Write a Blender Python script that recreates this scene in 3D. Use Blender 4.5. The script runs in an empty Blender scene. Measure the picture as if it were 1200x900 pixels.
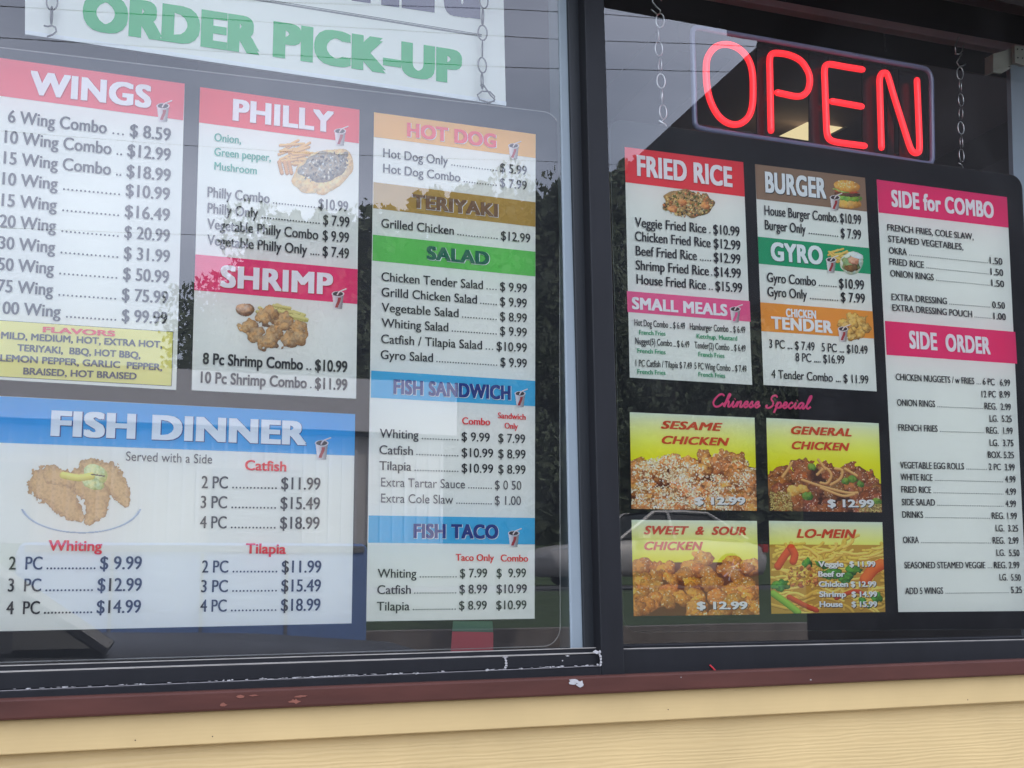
import bpy, math, random
import numpy as np
from mathutils import Matrix, Vector
random.seed(7); rng = np.random.RandomState(11)
sc = bpy.context.scene; COL = sc.collection
# ------------------------------------------------------------------ camera
FOC, YAW, PITCH, ROLL = 1485.894, math.radians(21.7723), math.radians(8.6648), math.radians(-0.20488)
DIST, EYE = 2.2, 1.6
cy_, sy_, cp_, sp_, cr_, sr_ = math.cos(YAW), math.sin(YAW), math.cos(PITCH), math.sin(PITCH), math.cos(ROLL), math.sin(ROLL)
fwd = np.array([sy_*cp_, cy_*cp_, sp_]); _r = np.array([cy_, -sy_, 0.]); _u = np.cross(_r, fwd)
rgt = cr_*_r+sr_*_u; upv = -sr_*_r+cr_*_u
cam = bpy.data.cameras.new('camera'); co = bpy.data.objects.new('camera', cam); COL.objects.link(co)
cam.sensor_width = 36; cam.lens = FOC/1200*36; cam.clip_start = .05; cam.clip_end = 2000
M4 = Matrix(((rgt[0], upv[0], -fwd[0], 0), (rgt[1], upv[1], -fwd[1], -DIST), (rgt[2], upv[2], -fwd[2], EYE), (0, 0, 0, 1)))
co.matrix_world = M4; sc.camera = co
# ------------------------------------------------------------------ sky and sun
SUN_EL, SUN_AZ = math.radians(52), math.radians(20)
w = bpy.data.worlds.new('World'); sc.world = w; w.use_nodes = True; nt = w.node_tree; nt.nodes.clear()
sky = nt.nodes.new('ShaderNodeTexSky'); sky.sky_type = 'NISHITA'; sky.sun_disc = False
sky.sun_elevation = SUN_EL; sky.sun_rotation = SUN_AZ; sky.air_density = 1.0; sky.dust_density = 3.0; sky.ozone_density = 1.5
tc = nt.nodes.new('ShaderNodeTexCoord'); mp = nt.nodes.new('ShaderNodeMapping'); mp.inputs['Scale'].default_value = (1.2, 1.2, 3.5)
nz = nt.nodes.new('ShaderNodeTexNoise'); nz.inputs['Scale'].default_value = 1.6; nz.inputs['Detail'].default_value = 6; nz.inputs['Roughness'].default_value = .55
rp = nt.nodes.new('ShaderNodeValToRGB'); rp.color_ramp.elements[0].position = .32; rp.color_ramp.elements[1].position = .72
mul = nt.nodes.new('ShaderNodeMath'); mul.operation = 'MULTIPLY_ADD'; mul.inputs[1].default_value = .45; mul.inputs[2].default_value = .3
mx = nt.nodes.new('ShaderNodeMix'); mx.data_type = 'RGBA'; mx.inputs[7].default_value = (13.4, 14.2, 17.2, 1)
bg = nt.nodes.new('ShaderNodeBackground'); bg.inputs[1].default_value = .15; ow = nt.nodes.new('ShaderNodeOutputWorld')
L = nt.links.new
L(tc.outputs['Generated'], mp.inputs[0]); L(mp.outputs[0], nz.inputs[0]); L(nz.outputs[0], rp.inputs[0]); L(rp.outputs[0], mul.inputs[0])
L(mul.outputs[0], mx.inputs[0]); L(sky.outputs[0], mx.inputs[6]); L(mx.outputs[2], bg.inputs[0]); L(bg.outputs[0], ow.inputs[0])
sl = bpy.data.lights.new('sun', 'SUN'); sl.energy = 2.2; sl.angle = math.radians(.6); sl.color = (1, .95, .87)
so = bpy.data.objects.new('sun', sl); COL.objects.link(so)
sd = Vector((math.sin(SUN_AZ)*math.cos(SUN_EL), math.cos(SUN_AZ)*math.cos(SUN_EL), math.sin(SUN_EL)))
so.rotation_euler = sd.to_track_quat('Z', 'Y').to_euler(); so.location = (0, 0, 30)
sc.view_settings.view_transform = 'Standard'; sc.view_settings.look = 'None'; sc.view_settings.exposure = 1.38; sc.view_settings.gamma = 1
sc.cycles.use_denoising = True; sc.cycles.max_bounces = 8; sc.cycles.transparent_max_bounces = 16
try: sc.cycles.denoising_input_passes = 'RGB_ALBEDO_NORMAL'
except Exception: pass

# ------------------------------------------------------------------ helpers
def P(px, py, Y=0.0):
    """the point on the plane y = Y that a photo pixel looks at"""
    d = (px-600)*rgt-(py-450)*upv+FOC*fwd
    t = (Y+DIST)/d[1]
    return np.array([d[0]*t, Y, EYE+d[2]*t])
def R(px, py, D):
    """a point outside, D metres before the glass, that mirrors at a photo pixel"""
    p = P(px, py, D); p[1] = -D; return p
def lin(c):
    c = np.asarray(c, float)/255.; return np.where(c <= .04045, c/12.92, ((c+.055)/1.055)**2.4)
def ink(r, g, b):
    v = lin((r, g, b))/np.array([.64, .80, .90])*1.0
    return tuple(np.clip(v, .003, .86))
MATS = {}
def mat(name, col, rough=.5, spec=.5, noise=0., scale=20., bump=0., metal=0., emit=None, es=0., stretch=(1, 1, 1)):
    if name in MATS: return MATS[name]
    m = bpy.data.materials.new(name); m.use_nodes = True; n = m.node_tree; b = n.nodes['Principled BSDF']
    b.inputs['Base Color'].default_value = (*col, 1); b.inputs['Roughness'].default_value = rough
    b.inputs['Specular IOR Level'].default_value = spec; b.inputs['Metallic'].default_value = metal
    if emit: b.inputs['Emission Color'].default_value = (*emit, 1); b.inputs['Emission Strength'].default_value = es
    if noise or bump:
        t = n.nodes.new('ShaderNodeTexCoord'); mm = n.nodes.new('ShaderNodeMapping'); mm.inputs['Scale'].default_value = stretch
        z = n.nodes.new('ShaderNodeTexNoise'); z.inputs['Scale'].default_value = scale; z.inputs['Detail'].default_value = 5
        n.links.new(t.outputs['Object'], mm.inputs[0]); n.links.new(mm.outputs[0], z.inputs[0])
        if noise:
            q = n.nodes.new('ShaderNodeMapRange'); q.inputs[3].default_value = 1-noise; q.inputs[4].default_value = 1+noise
            x = n.nodes.new('ShaderNodeMix'); x.data_type = 'RGBA'; x.blend_type = 'MULTIPLY'; x.inputs[0].default_value = 1
            x.inputs[6].default_value = (*col, 1); n.links.new(z.outputs[0], q.inputs[0]); n.links.new(q.outputs[0], x.inputs[7])
            n.links.new(x.outputs[2], b.inputs['Base Color'])
        if bump:
            u = n.nodes.new('ShaderNodeBump'); u.inputs['Strength'].default_value = bump; u.inputs['Distance'].default_value = .002
            n.links.new(z.outputs[0], u.inputs['Height']); n.links.new(u.outputs[0], b.inputs['Normal'])
    MATS[name] = m; return m
def glass_mat(name, refl, tint=(1, 1, 1)):
    m = bpy.data.materials.new(name); m.use_nodes = True; n = m.node_tree; n.nodes.clear()
    o = n.nodes.new('ShaderNodeOutputMaterial'); mi = n.nodes.new('ShaderNodeMixShader')
    tr = n.nodes.new('ShaderNodeBsdfTransparent'); tr.inputs[0].default_value = (*tint, 1)
    gl = n.nodes.new('ShaderNodeBsdfGlossy'); gl.inputs['Roughness'].default_value = 0.0; gl.inputs['Color'].default_value = (1, 1, 1, 1)
    lw = n.nodes.new('ShaderNodeFresnel'); lw.inputs[0].default_value = 1.5
    k = n.nodes.new('ShaderNodeMath'); k.operation = 'MULTIPLY'; k.inputs[1].default_value = refl; k.use_clamp = True
    t = n.nodes.new('ShaderNodeTexCoord'); z = n.nodes.new('ShaderNodeTexNoise'); z.inputs['Scale'].default_value = 3.0; z.inputs['Detail'].default_value = 1
    u = n.nodes.new('ShaderNodeBump'); u.inputs['Strength'].default_value = .06; u.inputs['Distance'].default_value = .002
    n.links.new(t.outputs['Object'], z.inputs[0]); n.links.new(z.outputs[0], u.inputs['Height']); n.links.new(u.outputs[0], gl.inputs['Normal'])
    n.links.new(lw.outputs[0], k.inputs[0]); n.links.new(k.outputs[0], mi.inputs[0]); n.links.new(tr.outputs[0], mi.inputs[1]); n.links.new(gl.outputs[0], mi.inputs[2])
    df = n.nodes.new('ShaderNodeBsdfDiffuse'); df.inputs[0].default_value = (.75, .75, .75, 1); m2 = n.nodes.new('ShaderNodeMixShader')
    z3 = n.nodes.new('ShaderNodeTexNoise'); z3.inputs['Scale'].default_value = 2.2; z3.inputs['Detail'].default_value = 9; z3.inputs['Roughness'].default_value = .7; z3.inputs['Distortion'].default_value = 1.2
    r3 = n.nodes.new('ShaderNodeMapRange'); r3.inputs[1].default_value = .35; r3.inputs[2].default_value = .75; r3.inputs[3].default_value = .001; r3.inputs[4].default_value = .02
    n.links.new(t.outputs['Object'], z3.inputs[0]); n.links.new(z3.outputs[0], r3.inputs[0]); n.links.new(r3.outputs[0], m2.inputs[0]); n.links.new(mi.outputs[0], m2.inputs[1]); n.links.new(df.outputs[0], m2.inputs[2])
    n.links.new(m2.outputs[0], o.inputs[0]); return m
class MB:
    """collects shapes for one mesh object"""
    def __init__(s): s.v = []; s.f = []; s.m = []; s.cur = 0; s.smooth = False
    def add(s, vs, fs):
        b = len(s.v); s.v += [tuple(map(float, p)) for p in vs]; s.f += [tuple(b+i for i in f) for f in fs]; s.m += [s.cur]*len(fs); return s
    def quad(s, a, b, c, d): return s.add([a, b, c, d], [(0, 1, 2, 3)])
    def box(s, x0, x1, y0, y1, z0, z1):
        return s.add([(x0, y0, z0), (x1, y0, z0), (x1, y1, z0), (x0, y1, z0), (x0, y0, z1), (x1, y0, z1), (x1, y1, z1), (x0, y1, z1)],
                     [(0, 3, 2, 1), (4, 5, 6, 7), (0, 1, 5, 4), (1, 2, 6, 5), (2, 3, 7, 6), (3, 0, 4, 7)])
    def slab(s, pts, Y0, Y1):
        """a polygon given as world points facing outside, given depth from y=Y0 to y=Y1"""
        n = len(pts); a = [(p[0], Y0, p[2]) for p in pts]; b = [(p[0], Y1, p[2]) for p in pts]
        return s.add(a+b, [tuple(range(n)), tuple(range(2*n-1, n-1, -1))]+[(i, n+i, n+(i+1) % n, (i+1) % n) for i in range(n)])
    def prism(s, bot, top):
        n = len(bot)
        return s.add(list(bot)+list(top), [tuple(range(n-1, -1, -1)), tuple(range(n, 2*n))]+[(i, (i+1) % n, n+(i+1) % n, n+i) for i in range(n)])
    def tube(s, pts, r, n=8, close=False, caps=True):
        pts = [np.array(p, float) for p in pts]; k = len(pts); rr = r if hasattr(r, '__len__') else [r]*k
        vs = []; nrm = None
        for i in range(k):
            a = pts[(i-1) % k] if (i or close) else pts[0]; b = pts[(i+1) % k] if (i < k-1 or close) else pts[-1]
            t = b-a; t = t/(np.linalg.norm(t)+1e-12)
            if nrm is None:
                h = np.array([0, 0, 1.]) if abs(t[2]) < .9 else np.array([1., 0, 0]); nrm = np.cross(t, h)
            nrm = nrm-t*np.dot(nrm, t); nrm /= np.linalg.norm(nrm)+1e-12; bn = np.cross(t, nrm)
            for j in range(n):
                q = 2*math.pi*j/n; vs.append(pts[i]+rr[i]*(math.cos(q)*nrm+math.sin(q)*bn))
        fs = []
        for i in range(k if close else k-1):
            for j in range(n):
                a = i*n+j; b = i*n+(j+1) % n; c = ((i+1) % k)*n+(j+1) % n; d = ((i+1) % k)*n+j; fs.append((a, b, c, d))
        if caps and not close: fs += [tuple(range(n-1, -1, -1)), tuple((k-1)*n+j for j in range(n))]
        return s.add(vs, fs)
    def build(s, name, mats, parent=None, smooth=False):
        me = bpy.data.meshes.new(name); me.from_pydata(s.v, [], s.f)
        for m in (mats if isinstance(mats, (list, tuple)) else [mats]): me.materials.append(m)
        if len(me.materials) > 1: me.polygons.foreach_set('material_index', s.m)
        if smooth: me.polygons.foreach_set('use_smooth', [True]*len(me.polygons))
        me.update(); o = bpy.data.objects.new(name, me); COL.objects.link(o)
        if parent: put(o, parent)
        return o
def put(o, parent):
    o.parent = parent
    if parent.parent is None: o.matrix_parent_inverse = Matrix.Translation(parent.location).inverted()
    else: pass
    return o
def tag(o, label, cat, group=None):
    o['label'] = label; o['category'] = cat
    if group: o['group'] = group
    return o
def thing(name, loc, label, cat, group=None):
    o = bpy.data.objects.new(name, None); o.empty_display_size = .1; o.location = loc; COL.objects.link(o); return tag(o, label, cat, group)
def structure(o): o['kind'] = 'structure'; return o
def bevel(o, wd, seg=2):
    m = o.modifiers.new('bevel', 'BEVEL'); m.width = wd; m.segments = seg; m.limit_method = 'ANGLE'; return o

# ------------------------------------------------------------------ glyphs of the built-in font
_cv = bpy.data.curves.new('glyph', 'FONT'); _cv.resolution_u = 4; _cv.fill_mode = 'FRONT'
_go = bpy.data.objects.new('glyph', _cv); COL.objects.link(_go)
def _mesh(body):
    _cv.body = body; bpy.context.view_layer.update()
    dg = bpy.context.evaluated_depsgraph_get(); e = _go.evaluated_get(dg); me = e.to_mesh()
    v = np.array([q.co[:2] for q in me.vertices]) if len(me.vertices) else np.zeros((0, 2)); f = [tuple(p.vertices) for p in me.polygons]
    e.to_mesh_clear(); return v, f
_H = _mesh('HH')[0]; WHH = _H[:, 0].max()-_H[:, 0].min(); CAPH = _H[:, 1].max()
GL = {}
def glyph(c):
    if c not in GL:
        v, f = _mesh(c); q = _mesh('H'+c+'H')[0]; GL[c] = (v, f, q[:, 0].max()-q[:, 0].min()-WHH)
    return GL[c]
def layout(s, track=0.):
    x = 0.; V = []; F = []; n = 0
    for c in s:
        v, f, a = glyph(c)
        if len(v):
            V.append(v+[x, 0]); F += [tuple(i+n for i in t) for t in f]; n += len(v)
        x += a+track
    return np.concatenate(V), F
LY = .0116                     # lettering layer, just behind the glass
def T(mb, s, x0, y0, x1, y1, cap, bold=0., lay=LY, shear=0., vb=None, track=0., Yp=None):
    """a run of print from baseline pixel (x0,y0) to (x1,y1) with capitals cap pixels high"""
    V, F = layout(s, track); V = V.copy(); V[:, 0] += shear*V[:, 1]
    Yr = lay if Yp is None else Yp
    A = P(x0, y0, Yr); B = P(x1, y1, Yr); u = B-A; ln = np.linalg.norm(u); u = u/ln
    ch = abs(P(x0, y0-cap, Yr)[2]-A[2])
    mn, mxx = V[:, 0].min(), V[:, 0].max(); sy = ch/CAPH
    sx = ln/(mxx-mn+2*bold*.55); bw = bold*.55
    vb = bold*.3 if vb is None else vb
    offs = [(0, 0)] if bold == 0 else ([(-bw, 0), (0, 0), (bw, 0)] if bold < .05 else [(-bw, vb), (-bw, -vb), (-bw*.33, vb), (-bw*.33, -vb), (bw*.33, vb), (bw*.33, -vb), (bw, vb), (bw, -vb)])
    for k, (ox, oy) in enumerate(offs):
        X = (V[:, 0]-mn+bw+ox)*sx; Z = (V[:, 1]+oy)*(sy*(1-.6*vb))
        pts = A[None, :]+X[:, None]*u[None, :]; pts[:, 2] += Z; pts[:, 1] = lay-k*.00003
        mb.add(pts, F)
def DOTS(mb, x0, y0, x1, y1, step, r, lay=LY):
    n = max(1, int(round((x1-x0)/step)))
    for i in range(n):
        t = (i+.5)/n; c = P(x0+(x1-x0)*t, y0+(y1-y0)*t-r, lay); rr = abs(P(x0, y0-r, lay)[2]-P(x0, y0, lay)[2])
        mb.add([(c[0]+rr*math.cos(a), lay, c[2]+rr*math.sin(a)) for a in [k*math.pi/3 for k in range(6)]], [(0, 1, 2, 3, 4, 5)])

# ------------------------------------------------------------------ printed food pictures (painted into a fine grid, flat print)
def vnoise(X, Y, scale, seed):
    r = np.random.RandomState(seed); G = r.rand(64, 64); x = X/scale+seed*3.7; y = Y/scale+seed*1.3
    xi = np.floor(x).astype(int); yi = np.floor(y).astype(int); fx = x-xi; fy = y-yi; fx = fx*fx*(3-2*fx); fy = fy*fy*(3-2*fy)
    g = lambda a, b: G[a % 64, b % 64]
    return (g(xi, yi)*(1-fx)+g(xi+1, yi)*fx)*(1-fy)+(g(xi, yi+1)*(1-fx)+g(xi+1, yi+1)*fx)*fy
class Pic:
    def __init__(s, x0, y0, x1, y1, res=1.7):
        s.x0, s.y0, s.x1, s.y1 = x0, y0, x1, y1; s.W = int((x1-x0)*res); s.H = int((y1-y0)*res)
        s.X, s.Y = np.meshgrid(x0+(np.arange(s.W)+.5)/s.W*(x1-x0), y0+(np.arange(s.H)+.5)/s.H*(y1-y0))
        s.c = np.zeros((s.H, s.W, 3)); s.a = np.zeros((s.H, s.W)); s.k = 0
    def setm(s, m, col): s.c[m] = (col[m] if np.ndim(col) == 3 else np.array(col, float)); s.a[m] = 1
    def chunk(s, cx, cy, rx, ry, ang, col, dark, rough=.22, hi=.0, tex=14):
        s.k += 1; ca, sa = math.cos(ang), math.sin(ang); dx = s.X-cx; dy = s.Y-cy; u = (dx*ca+dy*sa)/rx; v = (-dx*sa+dy*ca)/ry
        r = np.sqrt(u*u+v*v)+rough*(vnoise(s.X, s.Y, max(1.5, min(rx, ry)*.55), s.k)-.5)*2
        m = r < 1; n_z = np.sqrt(np.clip(1-r*r, 0, 1)); nx = dx/max(rx, ry); ny = dy/max(rx, ry)
        l = np.clip(.15+.7*n_z-.4*ny-.25*nx, 0, 1)+.55*(vnoise(s.X, s.Y, 2.6, s.k+90)-.5)+.35*(vnoise(s.X, s.Y, 1.1, s.k+40)-.5)
        l = np.clip(l, 0, 1)[..., None]; cc = np.array(dark)*(1-l)+np.array(col)*l+tex*(vnoise(s.X, s.Y, .9, s.k+7)-.5)[..., None]+np.array((26, 4, -22))*(vnoise(s.X, s.Y, 3.3, s.k+60)-.5)[..., None]
        if hi: h = (vnoise(s.X, s.Y, 1.6, s.k+31) > 1-hi) & (l[..., 0] > .55); cc[h] = cc[h]*.35+np.array((255, 245, 225))*.65
        s.setm(m, cc)
    def strand(s, pts, wd, col, dark):
        pts = np.array(pts, float); q = []
        for i in range(len(pts)-1):
            p0 = pts[max(i-1, 0)]; p1 = pts[i]; p2 = pts[i+1]; p3 = pts[min(i+2, len(pts)-1)]
            for t in np.linspace(0, 1, 7)[:-1]:
                q.append(.5*((2*p1)+(-p0+p2)*t+(2*p0-5*p1+4*p2-p3)*t*t+(-p0+3*p1-3*p2+p3)*t**3))
        q.append(pts[-1]); bd = np.full(s.X.shape, 1e9); bs = np.zeros(s.X.shape)
        for a, b in zip(q[:-1], q[1:]):
            d = b-a; L2 = d@d+1e-9; t = np.clip(((s.X-a[0])*d[0]+(s.Y-a[1])*d[1])/L2, 0, 1); ex = s.X-a[0]-t*d[0]; ey = s.Y-a[1]-t*d[1]
            e = np.hypot(ex, ey); m = e < bd; bd[m] = e[m]; bs[m] = ey[m]
        m = bd < wd; l = np.clip(.75-.5*bs/wd-.5*(bd/wd)**3, 0, 1)[..., None]
        s.setm(m, np.array(dark)*(1-l)+np.array(col)*l)
    def specks(s, n, box, rad, cols, inside=True):
        for i in range(n):
            x = box[0]+rng.rand()*(box[2]-box[0]); y = box[1]+rng.rand()*(box[3]-box[1])
            iy = int((y-s.y0)/(s.y1-s.y0)*s.H); ix = int((x-s.x0)/(s.x1-s.x0)*s.W)
            if not (0 <= iy < s.H and 0 <= ix < s.W) or (inside and s.a[iy, ix] < .5): continue
            if inside == 'food' and not s.food[iy, ix]: continue
            a = rng.rand()*3.14; r0 = rad*(.7+.6*rng.rand()); k = int(r0*s.W/(s.x1-s.x0))+2
            sl_ = (slice(max(iy-k, 0), iy+k+1), slice(max(ix-k, 0), ix+k+1)); dx = s.X[sl_]-x; dy = s.Y[sl_]-y
            u = dx*math.cos(a)+dy*math.sin(a); v = -dx*math.sin(a)+dy*math.cos(a); m = (u/r0)**2+(v/(r0*.6))**2 < 1
            cc = s.c[sl_]; cc[m] = np.array(cols[rng.randint(len(cols))])*(.85+.25*rng.rand()); aa = s.a[sl_]; aa[m] = 1
    def gradient(s, top, bot, p=.55):
        t = np.clip((s.Y-s.y0)/((s.y1-s.y0)*p), 0, 1)[..., None]; s.c[:] = np.array(top)*(1-t)+np.array(bot)*t; s.a[:] = 1
    def mesh(s, name, parent, quad=None, lay=.0128):
        """quad: photo corners TL,TR,BR,BL the picture fills"""
        q = quad or [(s.x0, s.y0), (s.x1, s.y0), (s.x1, s.y1), (s.x0, s.y1)]
        C = [P(*p, lay) for p in q]; H, W = s.H, s.W
        U, V = np.meshgrid(np.linspace(0, 1, W+1), np.linspace(0, 1, H+1)); U = U[..., None]; V = V[..., None]
        vs = ((C[0]*(1-U)+C[1]*U)*(1-V)+(C[3]*(1-U)+C[2]*U)*V).reshape(-1, 3)
        ii, jj = np.nonzero(s.a > .5); b = ii*(W+1)+jj; faces = np.stack([b+W+1, b+W+2, b+1, b], 1)
        used, inv = np.unique(faces, return_inverse=True); faces = inv.reshape(-1, 4); vs = vs[used]; nf = len(faces)
        me = bpy.data.meshes.new(name); me.vertices.add(len(vs)); me.vertices.foreach_set('co', vs.astype('f').ravel())
        me.loops.add(nf*4); me.loops.foreach_set('vertex_index', faces.astype('i').ravel())
        me.polygons.add(nf); me.polygons.foreach_set('loop_start', np.arange(0, nf*4, 4, dtype='i'))
        me.update(calc_edges=True)
        cl = lin(np.clip(s.c[ii, jj], 4, 250))/np.array([.78, .82, .84]); cl = np.clip(cl, .004, .86)
        ca = me.color_attributes.new('print', 'FLOAT_COLOR', 'CORNER')
        ca.data.foreach_set('color', np.repeat(np.concatenate([cl, np.ones((nf, 1))], 1), 4, 0).astype('f').ravel())
        me.materials.append(PRINT); o = bpy.data.objects.new(name, me); COL.objects.link(o); o.parent = parent; return o
PRINT = bpy.data.materials.new('colour_print'); PRINT.use_nodes = True
_b = PRINT.node_tree.nodes['Principled BSDF']; _a = PRINT.node_tree.nodes.new('ShaderNodeVertexColor'); _a.layer_name = 'print'
PRINT.node_tree.links.new(_a.outputs[0], _b.inputs['Base Color']); _b.inputs['Roughness'].default_value = .4; _b.inputs['Specular IOR Level'].default_value = .2
def paper(name, rgb): return mat(name, ink(*rgb), rough=.42, spec=.2, noise=.025, scale=9)
WHITE = paper('print_white', (196, 214, 216)); DARK = paper('print_black', (36, 40, 48)); LIGHTINK = paper('print_grey_ink', (70, 74, 84))
RED = paper('print_red', (205, 48, 62)); PINK = paper('print_pink', (198, 42, 104)); ROSE = paper('print_rose', (214, 84, 136)); TEAL = paper('print_teal', (20, 140, 120))
ORANGE = paper('print_orange', (240, 160, 80)); OLIVE = paper('print_olive', (150, 130, 62)); GREEN = paper('print_green', (82, 178, 84)); SKY = paper('print_sky_blue', (52, 158, 208))
BLUE = paper('print_blue', (40, 146, 214)); NAVY = paper('print_navy', (30, 52, 122)); CRIMSON = paper('print_crimson', (190, 34, 48)); SALMON = paper('print_salmon', (214, 76, 92))
BROWN = paper('print_brown', (120, 104, 88)); EMERALD = paper('print_emerald', (12, 140, 98)); AMBER = paper('print_amber', (222, 138, 58)); YELLOW = paper('print_yellow', (210, 205, 116))
HEADW = paper('print_header_white', (220, 226, 232)); DKGREEN = paper('print_dark_green', (24, 96, 80)); DKBROWN = paper('print_dark_brown', (104, 84, 62)); RUST = paper('print_rust', (172, 62, 28)); MAG = paper('print_magenta', (214, 62, 120))
SIGNGREEN = paper('sign_green', (30, 160, 92)); SHADOWINK = paper('print_shadow_ink', (166, 44, 54))
BACK = mat('poster_black_film', (.006, .0065, .009), rough=.35, spec=.12, noise=.15, scale=3)

def cup(x, y, h, parent, red=(150, 48, 54)):
    h = h*.92
    wd = h*.62; p = Pic(x-wd*.62, y-h*.62, x+wd*.85, y+h*.55, 2.6)
    t = (p.Y-(y-h*.3))/(h*.8); half = wd*.5*(1-.32*np.clip(t, 0, 1)); m = (t > 0) & (t < 1) & (abs(p.X-x) < half)
    g = 205-80*np.clip((p.X-x)/half*.6+.4, 0, 1); p.setm(m, np.stack([g, g*.97, g*.98], -1))
    sw = m & (abs((p.X-x)-wd*.12*np.sin(t*5)) < wd*.13) & (t > .25) & (t < .9); p.setm(sw, red)
    e = ((p.X-x)/(wd*.54))**2+((p.Y-(y-h*.3))/(h*.15))**2; p.setm(e < 1, (205, 200, 204)); p.setm(e < .66, (62, 52, 56))
    p.strand([(x-wd*.05, y-h*.25), (x+wd*.15, y-h*.42), (x+wd*.7, y-h*.56)], h*.035, (225, 215, 215), (170, 160, 160))
    return p.mesh('drink_cup_picture', parent, lay=.0121)

# ------------------------------------------------------------------ poster builder
def quad_obj(name, pts, m, parent, lay):
    mb = MB(); mb.add([P(x, y, lay) for x, y in reversed(pts)], [(0, 1, 2, 3)]); return mb.build(name, m, parent)
class Panel:
    def __init__(s, poster, label, pts, m=WHITE, lay=.0140):
        s.o = quad_obj('menu_panel', pts, m, poster, lay); s.o.parent = poster; s.o['label'] = label
        s.o.matrix_parent_inverse = Matrix.Translation(poster.location).inverted(); s.L = {}
    def band(s, pts, m): return quad_obj('header_band', pts, m, None, .0134) and s._p()
    def _p(s):
        o = COL.objects[-1]; o.parent = s.o; return o
    def t(s, m, *a, **k):
        T(s.L.setdefault(m.name, (m, MB()))[1], *a, **k)
    def d(s, m, *a, **k): DOTS(s.L.setdefault(m.name, (m, MB()))[1], *a, **k)
    def row(s, name, x0, y0, xn, price, xp, x1, y1, cap, m=DARK, bold=.03, dots=True, dstep=None, gap=3.):
        k = lambda x: y0+(y1-y0)*(x-x0)/(x1-x0)
        if name: s.t(m, name, x0, y0, xn, k(xn), cap, bold=bold)
        if price: s.t(m, price, xp, k(xp), x1, y1, cap, bold=bold)
        if dots and name and xp-xn > gap*2: s.d(m, xn+gap, k(xn+gap), xp-gap, k(xp-gap), dstep or cap*.32, cap*.082)
    def head(s, txt, x0, y0, x1, y1, cap, m=HEADW, bold=.085, edge=None, ew=.02, **k):
        k.setdefault('track', .035)
        if edge is not None:
            s.t(edge, txt, x0+.3, y0+.6, x1+.7, y1+.6, cap+.3, bold=bold+ew, lay=LY+.0008, **k)
        s.t(m, txt, x0, y0, x1, y1, cap, bold=bold, **k)
    def done(s):
        mb = MB(); ms = []
        for i, (m, b) in enumerate(s.L.values()):
            mb.cur = i; mb.add(b.v, b.f); ms.append(m)
        o = mb.build('lettering', ms); o.parent = s.o; o['kind'] = 'stuff'; return o
def bandq(panel, pts, m):
    o = quad_obj('header_band', pts, m, None, .0134); o.parent = panel.o; return o
def rounded(x0, y0, x1, y1, r, Y, yl=None, yr=None):
    """rounded sheet outline in world from pixel corners TL,TR,BR,BL"""
    pass
def sheet(poster, corners, rad, label, rimmat):
    """dark laminated sheet with rounded corners and a thin pale rim"""
    C = [P(x, y, .0148) for x, y in corners]; out = []; n = 4
    for i in range(4):
        a, b, c = C[i-1], C[i], C[(i+1) % 4]; ua = (a-b)/np.linalg.norm(a-b); uc = (c-b)/np.linalg.norm(c-b)
        cen = b+ua*rad+uc*rad
        for k in range(9):
            t = k/8*math.pi/2; out.append(cen-uc*rad*math.cos(t)-ua*rad*math.sin(t))
    o = MB().slab(out[::-1], .0148, .0160).build('backing_sheet', BACK); o.parent = poster; o.matrix_parent_inverse = Matrix.Translation(poster.location).inverted()
    r = MB(); r.tube([p+np.array([0, .0002, 0]) for p in out], .0011, n=6, close=True)
    ro = r.build('clear_rim', rimmat, smooth=True); ro.parent = poster; ro.matrix_parent_inverse = o.matrix_parent_inverse
RIM = mat('laminate_rim', (.30, .29, .28), rough=.25, spec=.6)

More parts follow.
